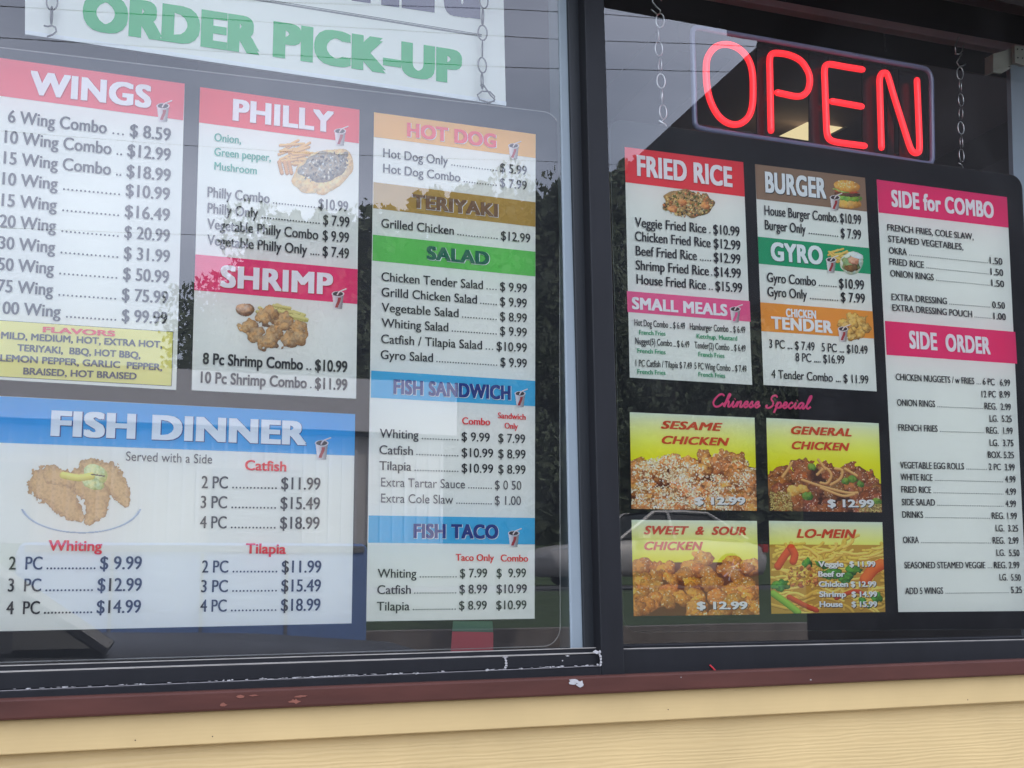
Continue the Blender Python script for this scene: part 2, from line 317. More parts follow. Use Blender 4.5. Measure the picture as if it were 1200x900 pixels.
# ================================================================== BUILDING, WINDOW FRAME
BLACKP = mat('black_frame_paint', (.009, .0095, .0115), rough=.5, spec=.25, noise=.35, scale=22, bump=.35, stretch=(1, 1, .25))
BLACKS = mat('black_side_paint', (.007, .009, .011), rough=.5, noise=.2, scale=20)
STRIP = mat('pale_blue_strip', (.21, .25, .27), rough=.5, noise=.08, scale=12)
MAROON = mat('maroon_sill_paint', (.072, .024, .017), rough=.6, spec=.25, noise=.4, scale=13, bump=.8, stretch=(.5, 1, 2))
MAROON2 = mat('worn_maroon_patch', (.20, .065, .04), rough=.6, noise=.3, scale=60)
CHIP = mat('bare_chip', (.36, .35, .34), rough=.7, noise=.2, scale=90)
def yellow_material(name, grain):
    m = bpy.data.materials.new(name); m.use_nodes = True; n = m.node_tree; b = n.nodes['Principled BSDF']; b.inputs['Roughness'].default_value = .5; b.inputs['Specular IOR Level'].default_value = .35
    t = n.nodes.new('ShaderNodeTexCoord'); mp = n.nodes.new('ShaderNodeMapping'); mp.inputs['Scale'].default_value = (1.3, 1, 26)
    z = n.nodes.new('ShaderNodeTexNoise'); z.inputs['Scale'].default_value = 3.2; z.inputs['Detail'].default_value = 4; z.inputs['Distortion'].default_value = .35
    wv = n.nodes.new('ShaderNodeTexWave'); wv.bands_direction = 'Z'; wv.inputs['Scale'].default_value = 42; wv.inputs['Distortion'].default_value = 9; wv.inputs['Detail'].default_value = 3; wv.inputs['Detail Scale'].default_value = 1.0
    mp2 = n.nodes.new('ShaderNodeMapping'); mp2.inputs['Scale'].default_value = (.12, 1, 1)
    z2 = n.nodes.new('ShaderNodeTexNoise'); z2.inputs['Scale'].default_value = 5; z2.inputs['Detail'].default_value = 6
    ad = n.nodes.new('ShaderNodeMath'); ad.operation = 'MULTIPLY_ADD'; ad.inputs[1].default_value = .6
    bp = n.nodes.new('ShaderNodeBump'); bp.inputs['Strength'].default_value = grain; bp.inputs['Distance'].default_value = .0016
    r = n.nodes.new('ShaderNodeMapRange'); r.inputs[3].default_value = .80; r.inputs[4].default_value = 1.12
    x = n.nodes.new('ShaderNodeMix'); x.data_type = 'RGBA'; x.blend_type = 'MULTIPLY'; x.inputs[0].default_value = 1; x.inputs[6].default_value = (.56, .405, .185, 1)
    k = n.links.new; k(t.outputs['Object'], mp.inputs[0]); k(t.outputs['Object'], mp2.inputs[0]); k(mp2.outputs[0], wv.inputs[0]); k(mp.outputs[0], z.inputs[0]); k(t.outputs['Object'], z2.inputs[0])
    k(wv.outputs[1], ad.inputs[0]); k(z.outputs[0], ad.inputs[2]); k(ad.outputs[0], bp.inputs['Height']); k(bp.outputs[0], b.inputs['Normal'])
    k(z2.outputs[0], r.inputs[0]); k(r.outputs[0], x.inputs[7]); k(x.outputs[2], b.inputs['Base Color']); return m
YELG = yellow_material('yellow_grained_siding', .4); YELS = yellow_material('yellow_smooth_trim', .06)

XL, XR = -2.2, 3.6
def line_z(pts, Y):
    """fit a straight line z = a + b x through unprojected pixels at depth Y"""
    q = np.array([P(x, y, Y) for x, y in pts]); b, a = np.polyfit(q[:, 0], q[:, 2], 1); return lambda x: a+b*x
def beam(name, zt, zb, Y0, Y1, m, parent, x0=XL, x1=XR, bev=.002, z_add=0):
    """long board between two z lines; Y0 = front, Y1 = back"""
    mb = MB(); N = 14; xs = np.linspace(x0, x1, N+1)
    vs = []
    for x in xs: vs += [(x, Y0, zb(x)), (x, Y1, zb(x)), (x, Y1, zt(x)), (x, Y0, zt(x))]
    fs = []
    for i in range(N):
        a = 4*i; b = a+4
        for j in range(4): fs.append((a+j, b+j, b+(j+1) % 4, a+(j+1) % 4))
    fs += [(3, 2, 1, 0), (4*N, 4*N+1, 4*N+2, 4*N+3)]
    mb.add(vs, [f[::-1] for f in fs]); o = mb.build(name, m, parent)
    if bev: bevel(o, bev)
    return o
wall = thing('restaurant_wall', (0, 0, 0), 'yellow board wall of the restaurant with maroon sill under the two menu windows', 'wall')
YM = -.060
m_top = line_z([(0, 820), (300, 809), (600, 795), (900, 782), (1200, 774)], YM)
m_bot = line_z([(0, 850), (300, 829.6), (600, 814), (900, 802), (1200, 794)], YM)
YT = -.042
t_bot = line_z([(0, 889), (300, 868), (600, 850), (900, 836), (1200, 824)], YT)
beam('sill_ledge', m_top, m_bot, YM, .02, MAROON, wall, bev=.004)
beam('trim_board', lambda x: m_bot(x)-.0005, t_bot, YT, .02, YELS, wall, bev=.002)
sz = t_bot
for k in range(7):
    zt = (lambda x, k=k: sz(x)+.012-k*.17) if k == 0 else (lambda x, k=k: sz(x)-k*.17+.012)
    zb = lambda x, k=k: sz(x)-(k+1)*.17
    # lap siding board leaning outward at its foot
    mb = MB(); xs = np.linspace(XL, XR, 13); vs = []
    for x in xs: vs += [(x, -.032, zb(x)), (x, -.016, zb(x)), (x, -.006, zt(x)), (x, -.022, zt(x))]
    fs = []
    for i in range(12):
        a = 4*i
        for j in range(4): fs.append((a+j, a+4+j, a+4+(j+1) % 4, a+(j+1) % 4))
    mb.add(vs, [f[::-1] for f in fs]); mb.build('siding_board', YELG, wall)
zlow = float(t_bot(0)-1.19)
MB().box(XL, XR, .0, .12, 0, zlow+1.25).build('wall_core', mat('wall_core', (.3, .25, .16), rough=.8, noise=.1), wall)
FOUND = mat('block_foundation', (.28, .27, .25), rough=.9, noise=.2, scale=8)
MB().box(XL, XR, -.035, .0, 0, max(.05, zlow-.0)).build('foundation', FOUND, wall)
# upper wall above window and side walls, seen only from elsewhere
ZTOP = P(600, -95, 0)[2]+.12
UPW = mat('upper_wall_boards', (.60, .455, .205), rough=.6, noise=.05)
MB().box(XL, XR, -.03, .12, ZTOP+.06, 3.3).build('upper_wall', UPW, wall)

win = thing('storefront_window', (0, 0, 1.5), 'black framed storefront window with a mullion between two panes of menus', 'window')
YF = -.034
# lower frame: two stepped rails left, one right
lt = line_z([(0, 779), (300, 770), (600, 767)], YF); l2 = line_z([(0, 789), (300, 778), (600, 769.5)], YF); l3 = line_z([(0, 809), (300, 796), (600, 784)], YF)
xm0 = P(700, 770, YF)[0]; xm1 = P(731, 770, YF)[0]; zs = lambda x: m_top(x)-.001
beam('bottom_rail', l2, l3, YF, .03, BLACKP, win, x1=xm0+.006, bev=.0015)
beam('bottom_rail', lambda x: l3(x)-.0015, lambda x: m_top(x)-.004, YF-.006, .03, BLACKP, win, x1=xm0+.004, bev=.0015)
EDGE = mat('scuffed_metal_edge', (.30, .28, .25), rough=.35, noise=.45, scale=26, stretch=(1, 1, 3))
beam('glazing_bead', lambda x: l2(x)+.009, lambda x: l2(x)+.0005, YF+.012, .02, BLACKP, win, x1=xm0+.004, bev=.001)
beam('metal_edge', lambda x: l2(x)+.0022, lambda x: l2(x)+.0004, YF-.0006, YF+.0114, EDGE, win, x1=xm0+.003, bev=0)
beam('metal_edge', lambda x: l2(x)+.0105, lambda x: l2(x)+.0092, YF+.0112, YF+.02, EDGE, win, x1=xm0+.003, bev=0)
r1 = line_z([(735, 761), (900, 757), (1200, 750)], YF)
beam('bottom_rail', r1, lambda x: m_top(x)-.004, YF-.003, .03, BLACKP, win, x0=xm1-.004, bev=.0015)
beam('metal_edge', lambda x: r1(x)+.0018, lambda x: r1(x)+.0003, YF-.0015, YF+.006, EDGE, win, x0=xm1-.003, bev=0)
beam('glazing_bead', lambda x: r1(x)+.007, lambda x: r1(x)+.002, YF+.012, .02, BLACKP, win, x0=xm1-.003, bev=.001)
beam('metal_edge', lambda x: l3(x)-.0002, lambda x: l3(x)-.0012, YF-.0066, YF-.002, mat('caulk_line', (.20, .19, .19), rough=.6, noise=.5, scale=70), win, x1=xm0+.003, bev=0)
# mullion: outer face and its recessed dark left side
YMU = -.042
def vline(pts, Y, z):
    q = np.array([P(x, y, Y) for x, y in pts]); b, a = np.polyfit(q[:, 2], q[:, 0], 1); return a+b*z
def post(name, left, right, Yl, Y0, Y1, z0, z1, m, bev=.0015):
    a = vline(left, Yl, z0), vline(left, Yl, z1), vline(right, Yl, z1), vline(right, Yl, z0)
    o = MB().prism([(a[0], Y0, z0), (a[3], Y0, z0), (a[3], Y1, z0), (a[0], Y1, z0)], [(a[1], Y0, z1), (a[2], Y0, z1), (a[2], Y1, z1), (a[1], Y1, z1)]).build(name, m, win)
    if bev: bevel(o, bev)
    return o
zb_ = m_top(.5)-.001; 
post('mullion', [(687, 100), (697.5, 450), (702, 690)], [(711, 100), (722, 450), (729, 690)], YMU, YMU, .05, zb_, ZTOP+.06, BLACKP, .002)
post('mullion_side', [(668, 100), (677, 450), (683, 690)], [(687.5, 100), (698, 450), (702.5, 690)], -.012, -.012, .05, zb_+.008, ZTOP+.06, BLACKS, .001)
zst = P(678, 763, -.004)[2]
post('weather_strip', [(656.5, 100), (663, 450), (668, 690)], [(668.5, 100), (677.3, 450), (683.2, 690)], -.004, -.004, .05, zst, ZTOP, STRIP, .003)
x0_ = vline([(687, 100), (702, 690)], YMU, 1.6)
beam('head_rail', lambda x: ZTOP+.06, lambda x: ZTOP, YF, .05, BLACKP, win)
MB().box(XL, XL+.08, YF-.01, .05, 1.38, ZTOP+.06).build('jamb', BLACKP, win); MB().box(XR-.08, XR, YF-.01, .05, 1.38, ZTOP+.06).build('jamb', BLACKP, win)
GLASS_L = glass_mat('left_window_glass', 1.85, (.965, .995, .98)); GLASS_R = glass_mat('right_window_glass', 1.95, (.96, 1, .975))
xl1 = P(690, 450, 0)[0]
MB().quad((XL+.08, 0, zb_), (xl1, 0, zb_), (xl1, 0, ZTOP), (XL+.08, 0, ZTOP)).build('glass_pane', GLASS_L, win)
MB().quad((xl1+.02, 0, zb_), (XR-.08, 0, zb_), (XR-.08, 0, ZTOP), (xl1+.02, 0, ZTOP)).build('glass_pane', GLASS_R, win)
# chipped paint flakes on rails and sill
ch = MB(); rr = random.Random(3)
def flake(mb, px, py, rx, ry, Y, n=9):
    c = P(px, py, Y); sc_ = (Y+DIST)/FOC
    mb.slab([(c[0]+rx*sc_*math.cos(a)*(.5+.8*rr.random()), Y, c[2]+ry*sc_*math.sin(a)*(.4+.9*rr.random())) for a in [-2*math.pi*k/n for k in range(n)]][::-1], Y, Y-.0006)
lz = lambda x: 808.5-.0417*x
for x in [33, 76, 165, 168, 262, 268, 272, 289, 307, 317, 350, 380, 398, 405, 455, 463, 470, 487, 519, 571, 577, 611, 645, 648, 655, 658, 683, 688, 675, 693, 700]:
    flake(ch, x, lz(x)+rr.uniform(-.5, .8), rr.uniform(1, 4.5), rr.uniform(.4, 1.4), YF-.0068)
for x in range(345, 420, 4): flake(ch, x, lz(x)+rr.uniform(-.4, .4), 3.2, rr.uniform(.3, .9), YF-.0068)
for i in range(40):
    x = rr.uniform(0, 700); flake(ch, x, lz(x)+rr.uniform(-.5, .3), rr.uniform(1, 4), .35, YF-.0068, 6)
flake(ch, 487, 789, 4, 1.3, YF-.0068)
for y in (771, 774, 777, 780, 782): flake(ch, 593+rr.uniform(-1, 1), y, 1.8, 1.8, YF-.0008)
flake(ch, 592, 770, 3.5, 1, YF-.0008)
for y in (764, 766, 769, 772, 776, 779): flake(ch, 703.5+rr.uniform(-1, 1), y, 1.6, 2.2, YF-.0092)
flake(ch, 699, 764, 4.5, 2.4, YF-.0092); flake(ch, 665, 768.5, 3, .8, YF-.0008); flake(ch, 659, 774, 1, 1, YF-.0008)
co_ = ch.build('paint_chips', CHIP, win); co_['kind'] = 'stuff'
c2 = MB(); flake(c2, 672, 799, 9, 3, YM-.0006, 14); flake(c2, 680, 801, 6, 4, YM-.0012, 12); flake(c2, 798, 793.5, .8, .8, YM-.0006); flake(c2, 950, 796.5, 1.8, .8, YM-.0006)
o = c2.build('bare_patches', CHIP, wall); o['kind'] = 'stuff'
c2 = MB()
for x, y, a, b in [(282, 816, 5, 1.6), (262, 826, 3.5, 2.0), (352, 816, 8, 1.6), (298, 815, 5, 1), (345, 822, 6, 3)]: flake(c2, x, y, a, b, YM-.0005, 12)
o = c2.build('worn_patches', MAROON2, wall); o['kind'] = 'stuff'
c2 = MB(); a = P(832, 779.5, YF-.0045); b = P(838, 785.5, YF-.0045); c2.tube([a, b], .0016, 6); c2.build('red_thread', mat('red_mark', (.5, .02, .03), rough=.5), win)
NAIL = mat('nail_hole', (.06, .045, .03), rough=.8)
for x, y in [(158.5, 867.5), (249, 863), (40, 840.5), (783, 831.5), (1134, 820)]:
    c = P(x, y, YT-.0004); MB().tube([c, c+np.array([0, -.0005, 0])], .0011, 7).build('nail_head', NAIL, wall)

# ================================================================== LEFT MENU POSTER
PL = thing('menu_poster', P(330, 733, .015), 'black menu poster with wings philly hot dog and fish dinner panels, left pane', 'poster')
sheet(PL, [(-90, 45), (655.5, 133), (656.5, 757), (-90, 779)], .035, '', RIM)
p = Panel(PL, 'white wings panel with pink red header and yellow flavors box', [(-16, 65.5), (216.5, 98), (206.5, 457), (-24, 443.5)])
bandq(p, [(-16, 65.5), (216.5, 98), (214.8, 141), (-17, 110)], SALMON)
p.head('WINGS', 34.5, 109, 177, 126, 26, edge=SHADOWINK)
for n, x0, y0, xn, pr, xp, x1, y1 in [('6 Wing Combo', 9, 143, 125, '$ 8.59', 152, 200, 165), ('10 Wing Combo', 5, 167, 130.5, '$12.99', 149, 200, 188.5), ('15 Wing Combo', 4, 191.5, 130, '$18.99', 148, 200, 212.5),
    ('10 Wing', 2.5, 216, 67.5, '$10.99', 147, 199, 234.5), ('15 Wing', 1.5, 241, 66.5, '$16.49', 146, 199, 259), ('20 Wing', -1, 265.5, 65.5, '$ 20.99', 145.5, 199, 283.3), ('30 Wing', -2, 291, 64.5, '$ 31.99', 145, 199, 307.5),
    ('50 Wing', -3, 316, 63, '$ 50.99', 144, 198, 331.7), ('75 Wing', -3.5, 341.5, 62, '$ 75.99', 142.5, 197, 355.7), ('100 Wing', -4, 367, 71, '$ 99.99', 142.5, 196, 380)]:
    p.row(n, x0, y0, xn, pr, xp, x1, y1, 14.6, bold=.045, dstep=4.9, gap=5)
yb = quad_obj('flavor_box_edge', [(-22, 373.6), (203.3, 388.6), (201.3, 452.7), (-23, 440.4)], DARK, None, .0137); yb.parent = p.o
yb = quad_obj('flavor_box', [(-22, 374.2), (202.6, 389.2), (200.6, 452), (-23, 439.8)], YELLOW, None, .0133); yb.parent = p.o
p.t(CRIMSON, 'FLAVORS', 50, 389, 135, 394, 6.2, bold=.07)
for s_, x0, y0, x1, y1 in [('MILD, MEDIUM, HOT, EXTRA HOT,', 1, 396.5, 190, 407.5), ('TERIYAKI,  BBQ, HOT BBQ,', 20, 411, 164.5, 420), ('LEMON PEPPER, GARLIC  PEPPER,', 0, 423, 190, 434), ('BRAISED, HOT BRAISED', 27, 438.5, 160, 444.6)]:
    p.t(DARK, s_, x0, y0, x1, y1, 7.8, bold=.06)
p.done(); cup(191, 131, 25, p.o)

p = Panel(PL, 'white philly panel with cheesesteak picture and red and rose headers', [(234.5, 102), (421.3, 128.5), (417.3, 467.3), (224.5, 457.3)])
bandq(p, [(234.5, 102), (421.3, 128.5), (420.6, 168), (233.2, 143.5)], RED)
bandq(p, [(229, 298), (419, 315.5), (418.5, 356.3), (227.7, 340)], PINK)
p.head('PHILLY', 272.5, 140, 391, 154.7, 24, edge=SHADOWINK); p.head('SHRIMP', 258, 335.5, 390, 344.7, 24.5, edge=SHADOWINK)
p.t(TEAL, 'Onion,', 251, 165, 282.5, 168.3, 9.2, bold=.045); p.t(TEAL, 'Green pepper,', 251, 182, 317.5, 189, 9.2, bold=.045); p.t(TEAL, 'Mushroom', 251, 198.7, 301, 204.3, 9.2, bold=.045)
for n, x0, y0, xn, pr, xp, x1, y1 in [('Philly Combo', 243, 230.5, 316, '$10.99', 373, 408, 248), ('Philly Only', 243, 249.3, 302.5, '$ 7.99', 378.5, 409.5, 266.3), ('Vegetable Philly Combo', 242.5, 267.7, 373, '$ 9.99', 378, 409, 284.5), ('Vegetable Philly Only', 242.5, 286.5, 360, '$ 7.49', 378, 409, 303)]:
    p.row(n, x0, y0, xn, pr, xp, x1, y1, 12, bold=.045, dstep=3.35)
for n, x0, y0, xn, pr, xp, x1, y1 in [('8 Pc Shrimp Combo', 237.5, 426.3, 355, '$10.99', 369, 407, 436.3), ('10 Pc Shrimp Combo', 235, 448.3, 359.5, '$11.99', 369, 407, 457.3)]:
    p.row(n, x0, y0, xn, pr, xp, x1, y1, 13, bold=.05, dstep=3.4)
p.done(); cup(398.5, 160, 23, p.o); cup(396, 351, 24, p.o)
q = Pic(316, 160, 418, 230, 2)                       # cheesesteak with fries
for i in range(34):
    a = rng.uniform(-.55, .5); x = rng.uniform(326, 352); y = rng.uniform(170, 194); l_ = rng.uniform(12, 22)
    q.strand([(x, y), (x+l_*math.cos(a), y+l_*math.sin(a))], 1.7, (226, 186, 112), (150, 100, 52))
for x in (327, 333, 338): q.strand([(x, 190), (x+3, 203)], 2.3, (214, 160, 96), (140, 92, 52))
q.chunk(379, 200, 38, 22, -.35, (228, 206, 150), (178, 140, 84), rough=.1, tex=8); q.chunk(389, 210, 27, 12, -.6, (226, 202, 146), (176, 138, 84), rough=.1, tex=8)
q.chunk(380, 196, 29, 19, -.25, (158, 150, 134), (88, 78, 66), rough=.2)
q.specks(500, (350, 176, 410, 216), 1.3, [(206, 204, 196), (150, 140, 124), (92, 82, 70), (70, 60, 52), (228, 226, 220)]) if False else None
for i in range(420):
    a = rng.rand()*6.28; r_ = math.sqrt(rng.rand()); x = 380+27*r_*math.cos(a); y = 196+16*r_*math.sin(a)-.2*27*r_*math.cos(a)
    c_ = [(214, 212, 204), (150, 140, 122), (92, 82, 70), (66, 56, 48), (176, 170, 156)][rng.randint(5)]
    q.chunk(x, y, rng.uniform(1, 2.4), rng.uniform(.7, 1.4), rng.rand()*3, c_, tuple(v*.6 for v in c_), tex=4) if i < 130 else None
q.mesh('food_picture', p.o)
q = Pic(270, 345, 374, 412, 2)                       # shrimp basket
for i in range(30):
    a = rng.uniform(.1, .6); x = rng.uniform(300, 345); y = rng.uniform(352, 372)+(x-300)*.18; l_ = rng.uniform(12, 22)
    q.strand([(x, y), (x+l_*math.cos(a), y+l_*math.sin(a))], 1.9, (214, 208, 138), (148, 140, 66))
for x, y, a, b in [(292, 382, 12, 8), (310, 372, 11, 9), (330, 376, 14, 10), (348, 384, 10, 9), (300, 392, 13, 8), (322, 388, 9, 12), (316, 399, 14, 10), (340, 398, 12, 11), (352, 394, 8, 10), (333, 383, 7, 5), (286, 385, 7, 5), (318, 366, 10, 6)]:
    q.chunk(x, y, a, b, rng.uniform(-.6, .6), (196, 160, 112), (112, 80, 52), rough=.36)
q.chunk(287, 363, 11, 7.5, 0, (170, 128, 96), (96, 66, 44), rough=.05); q.chunk(285.5, 361, 9.3, 5, 0, (206, 176, 150), (150, 112, 88), rough=.03, tex=4)
q.mesh('food_picture', p.o)

p = Panel(PL, 'tall white panel headed hot dog teriyaki salad fish sandwich and fish taco', [(438.3, 131.5), (627.7, 157.3), (626.5, 725), (429.2, 728.2)])
bandq(p, [(438.3, 131.5), (627.7, 157.3), (627.6, 185.2), (438, 160.3)], ORANGE)
bandq(p, [(437.6, 213.2), (627.4, 237), (627.4, 265.8), (437.3, 244)], OLIVE)
bandq(p, [(437, 275), (627.3, 295), (627.2, 324), (436.5, 305.3)], GREEN)
bandq(p, [(435, 434.2), (627, 446.3), (627, 476), (434.5, 465.9)], SKY)
bandq(p, [(432, 604), (626.7, 607), (626.7, 638), (431.5, 636)], SKY)
p.head('HOT DOG', 477, 159.3, 581.5, 172.8, 15.6, m=SALMON, bold=.09, edge=HEADW, ew=.02); p.head('TERIYAKI', 482.5, 242.5, 583.5, 254, 15, m=DKBROWN, bold=.09, edge=HEADW, ew=.02)
p.head('SALAD', 500, 303.2, 573.5, 310.2, 14.8, m=DKGREEN, bold=.09, edge=HEADW, ew=.02); p.head('FISH SANDWICH', 461, 460.8, 598.5, 468, 16, m=NAVY, bold=.09, edge=HEADW, ew=.02)
p.head('FISH TACO', 484.5, 630, 584, 630.8, 16, m=NAVY, bold=.09, edge=HEADW, ew=.02)
for n, x0, y0, xn, pr, xp, x1, y1 in [('Hot Dog Only', 449, 184, 525, '$ 5.99', 586, 617.5, 205.2), ('Hot Dog Combo', 449, 202, 539.5, '$ 7.99', 586, 617.5, 222.5), ('Grilled Chicken', 446.7, 266.3, 532, '$12.99', 587, 621.5, 284.5),
    ('Chicken Tender Salad', 447, 329, 566, '$ 9.99', 586, 617.5, 343.2), ('Grilld Chicken Salad', 447, 347, 559, '$ 9.99', 586, 617.5, 360.6), ('Vegetable Salad', 447, 365, 537.5, '$ 8.99', 586, 617.5, 378), ('Whiting Salad', 447, 383.2, 525.5, '$ 9.99', 586, 617.5, 394.7),
    ('Catfish / Tilapia Salad', 446.5, 402, 565, '$10.99', 582, 617.5, 412.7), ('Gyro Salad', 446, 420.4, 507.5, '$ 9.99', 586.5, 617.5, 431)]:
    p.row(n, x0, y0, xn, pr, xp, x1, y1, 10.4, bold=.025, dstep=3.2)
for n, x0, y0, xn, pa, xa, xb, pr, xp, x1, y1, b_ in [('Whiting', 445, 512.7, 490.5, '$ 9.99', 541, 574, '$ 7.99', 584, 615.5, 519.5, .025), ('Catfish', 444.5, 532, 484, '$10.99', 541, 578, '$ 8.99', 584, 616, 537.6, .025), ('Tilapia', 444.5, 550.6, 482, '$10.99', 541, 578, '$ 8.99', 584, 616, 555.6, .025),
    ('Extra Tartar Sauce', 446.5, 570, 545, None, 0, 0, '$ 0 50', 580, 611, 574, 0), ('Extra Cole Slaw', 446.5, 588.8, 531, None, 0, 0, '$ 1.00', 580, 610.5, 592, 0),
    ('Whiting', 442.5, 677, 488, '$ 7.99', 539, 571, '$  9.99', 582, 616.5, 676.5, .025), ('Catfish', 442, 696.2, 481.5, '$ 8.99', 538.5, 571, '$10.99', 582, 617.5, 695, .025), ('Tilapia', 441.5, 715.6, 480, '$ 8.99', 538, 570.5, '$10.99', 581.5, 617, 713.8, .025)]:
    k_ = lambda x: y0+(y1-y0)*(x-x0)/(x1-x0); mi_ = DARK if b_ else LIGHTINK
    if pa:
        p.row(n, x0, y0, xn, pa, xa, xb, k_(xb), 10.4, bold=b_, dstep=3.2, m=mi_); p.t(mi_, pr, xp, k_(xp), x1, y1, 10.4, bold=b_)
    else: p.row(n, x0, y0, xn, pr, xp, x1, y1, 10.4, bold=b_, dstep=2.8, m=mi_)
for s_, x0, y0, x1, y1, c_ in [('Combo', 541.5, 497, 574.5, 498.4, 8.2), ('Sandwich', 583.5, 490, 616, 492, 6.8), ('Only', 591.3, 502, 607, 503, 6.8), ('Taco Only', 534, 657, 579, 657.5, 8), ('Combo', 586.7, 657.8, 619, 658.2, 8)]:
    p.t(CRIMSON, s_, x0, y0, x1, y1, c_, bold=.045)
p.done(); cup(602, 176.5, 21, p.o); cup(609.5, 467, 21, p.o); cup(602, 631, 22, p.o)

p = Panel(PL, 'wide white fish dinner panel with blue header and fried fish plate', [(-40, 462), (416.2, 485.3), (412, 730.5), (-46, 740.8)])
bandq(p, [(-40, 462.3), (416.2, 485.3), (415.5, 534), (-40, 517.3)], BLUE)
p.head('FISH DINNER', 59, 509.5, 359, 520.6, 28, bold=.1, edge=NAVY, ew=.02)
p.t(LIGHTINK, 'Served with a Side', 147.5, 539.8, 248.5, 543.3, 10.8)
p.t(CRIMSON, 'Catfish', 287, 550.5, 335.5, 552.3, 11.5, bold=.05); p.t(CRIMSON, 'Tilapia', 288, 648.3, 335, 648.8, 11.5, bold=.05); p.t(CRIMSON, 'Whiting', 56.5, 645, 119.5, 645.6, 12, bold=.05)
for n, x0, y0, xn, pr, xp, x1, y1, c_ in [('2 PC', 236, 572, 267, '$11.99', 329.5, 375.5, 574, 14.3), ('3 PC', 235, 595.3, 266, '$15.49', 328.5, 375, 597, 14.3), ('4 PC', 234, 619, 265.5, '$18.99', 328, 374.5, 620, 14.3),
    ('2 PC', 236.5, 671, 267.5, '$11.99', 330, 376.5, 671, 14.3), ('3 PC', 235.5, 694, 267, '$15.49', 329.5, 376, 693, 14.3), ('4 PC', 234.5, 717, 265.5, '$18.99', 329, 375.5, 715.5, 14.3),
    ('2  PC', 10, 667.5, 49.5, '$ 9.99', 117, 166, 667, 15.3), ('3  PC', 9, 693.2, 48, '$12.99', 114, 166, 692.5, 15.3), ('4  PC', 7, 720, 46.5, '$14.99', 113, 165, 718, 15.3)]:
    p.row(n, x0, y0, xn, pr, xp, x1, y1, c_, bold=.035, dstep=4.3, gap=4)
p.done(); cup(377, 526.5, 26, p.o)
q = Pic(22, 532, 168, 628, 1.8)
e = ((q.X-95)/71)**2+((q.Y-592)/33)**2; q.setm((e < 1) & (e > .94) & (q.Y > 597), (150, 164, 184)); q.setm((e <= .94) & (e > .91) & (q.Y > 599), (176, 190, 206))
def fillet(pts, rs):
    pts = np.array(pts, float); n = len(pts)
    r_ = np.full(q.X.shape, 9e9); nn = (vnoise(q.X, q.Y, 4, 5)-.5)*.35+(vnoise(q.X, q.Y, 1.6, 9)-.5)*.2
    for i in range(n-1):
        for t in np.linspace(0, 1, 8):
            c_ = pts[i]*(1-t)+pts[i+1]*t; rd = rs[i]*(1-t)+rs[i+1]*t; r_ = np.minimum(r_, np.hypot(q.X-c_[0], (q.Y-c_[1])*1.05)/rd)
    r_ = r_+nn; m = r_ < 1; l_ = np.clip(.95-.6*r_**3+.5*(vnoise(q.X, q.Y, 2.3, 12)-.5)+.3*(vnoise(q.X, q.Y, 1., 15)-.5), 0, 1)[..., None]
    q.setm(m, np.array((138, 102, 60))*(1-l_)+np.array((198, 164, 112))*l_)
fillet([(102, 548), (125, 556), (138, 572), (147, 590)], [11, 16, 13, 5]); fillet([(95, 565), (112, 580), (112, 598), (103, 610)], [18, 15, 13, 6]); fillet([(52, 566), (68, 580), (82, 598), (92, 606)], [20, 19, 13, 6]); fillet([(60, 556), (80, 562)], [11, 10])
q.chunk(111, 556, 15, 11, .5, (206, 218, 170), (150, 160, 80), rough=.05, tex=6); q.chunk(108, 567, 13, 7, .3, (204, 214, 160), (140, 150, 70), rough=.06, tex=6)
q.strand([(73, 557), (90, 560), (106, 558)], 4.2, (226, 220, 120), (170, 160, 50)); q.strand([(106, 556), (121, 558)], .8, (90, 70, 40), (60, 40, 20))
q.mesh('food_picture', p.o)

# ================================================================== RIGHT MENU POSTER
PR = thing('menu_poster', P(950, 738, .015), 'black menu poster with fried rice, burger, side order and chinese dish panels, right pane', 'poster')
sheet(PR, [(714, 139), (1197, 207), (1222, 737), (731, 741)], .03, '', mat('laminate_rim_dark', (.03, .03, .03), rough=.25, spec=.6))
p = Panel(PR, 'white fried rice panel with red header above a small meals list', [(732, 172.2), (871, 190), (881.5, 451), (738, 442.4)])
bandq(p, [(732, 172.2), (871, 190), (872.8, 230.5), (733, 213.5)], RED); bandq(p, [(734.6, 341), (878.6, 352.8), (879.6, 377), (735.4, 365.6)], ROSE)
p.head('FRIED RICE', 746.6, 205, 858.5, 218.7, 23, bold=.085, edge=SHADOWINK); p.head('SMALL MEALS', 740.6, 361.6, 852.5, 370, 13.3, bold=.085)
for n, x0, y0, xn, pr, xp, x1, y1 in [('Veggie Fried Rice', 744, 265.5, 828, '$10.99', 836, 867, 276.8), ('Chicken Fried Rice', 744, 282, 833, '$12.99', 836.5, 868, 293.2), ('Beef Fried Rice', 745, 299, 817, '$12.99', 836.5, 868, 309.3), ('Shrimp Fried Rice', 745, 315.8, 831, '$14.99', 837, 868.5, 326), ('House Fried Rice', 746, 332.5, 827.5, '$15.99', 838.5, 870, 343)]:
    p.row(n, x0, y0, xn, pr, xp, x1, y1, 11.2, bold=.048, dstep=3, gap=2.5)
for s_, x0, y0, x1, y1 in [('Hot Dog Combo .. $ 6.49', 743.5, 381.4, 803, 385.8), ('Hamburger Combo .. $ 6.49', 808.5, 386.2, 873.5, 390.4), ('Nugget(5) Combo .. $ 6.49', 744.5, 403, 808, 407.4), ('Tender(2) Combo .. $ 6.49', 814, 408, 874, 412), ('1 PC Catfish / Tilapia $ 7.49', 745, 429, 811, 432.2), ('5 PC Wing Combo .. $ 7.49', 814, 432.4, 875, 436)]:
    p.t(DARK, s_, x0, y0, x1, y1, 7.8, bold=.035)
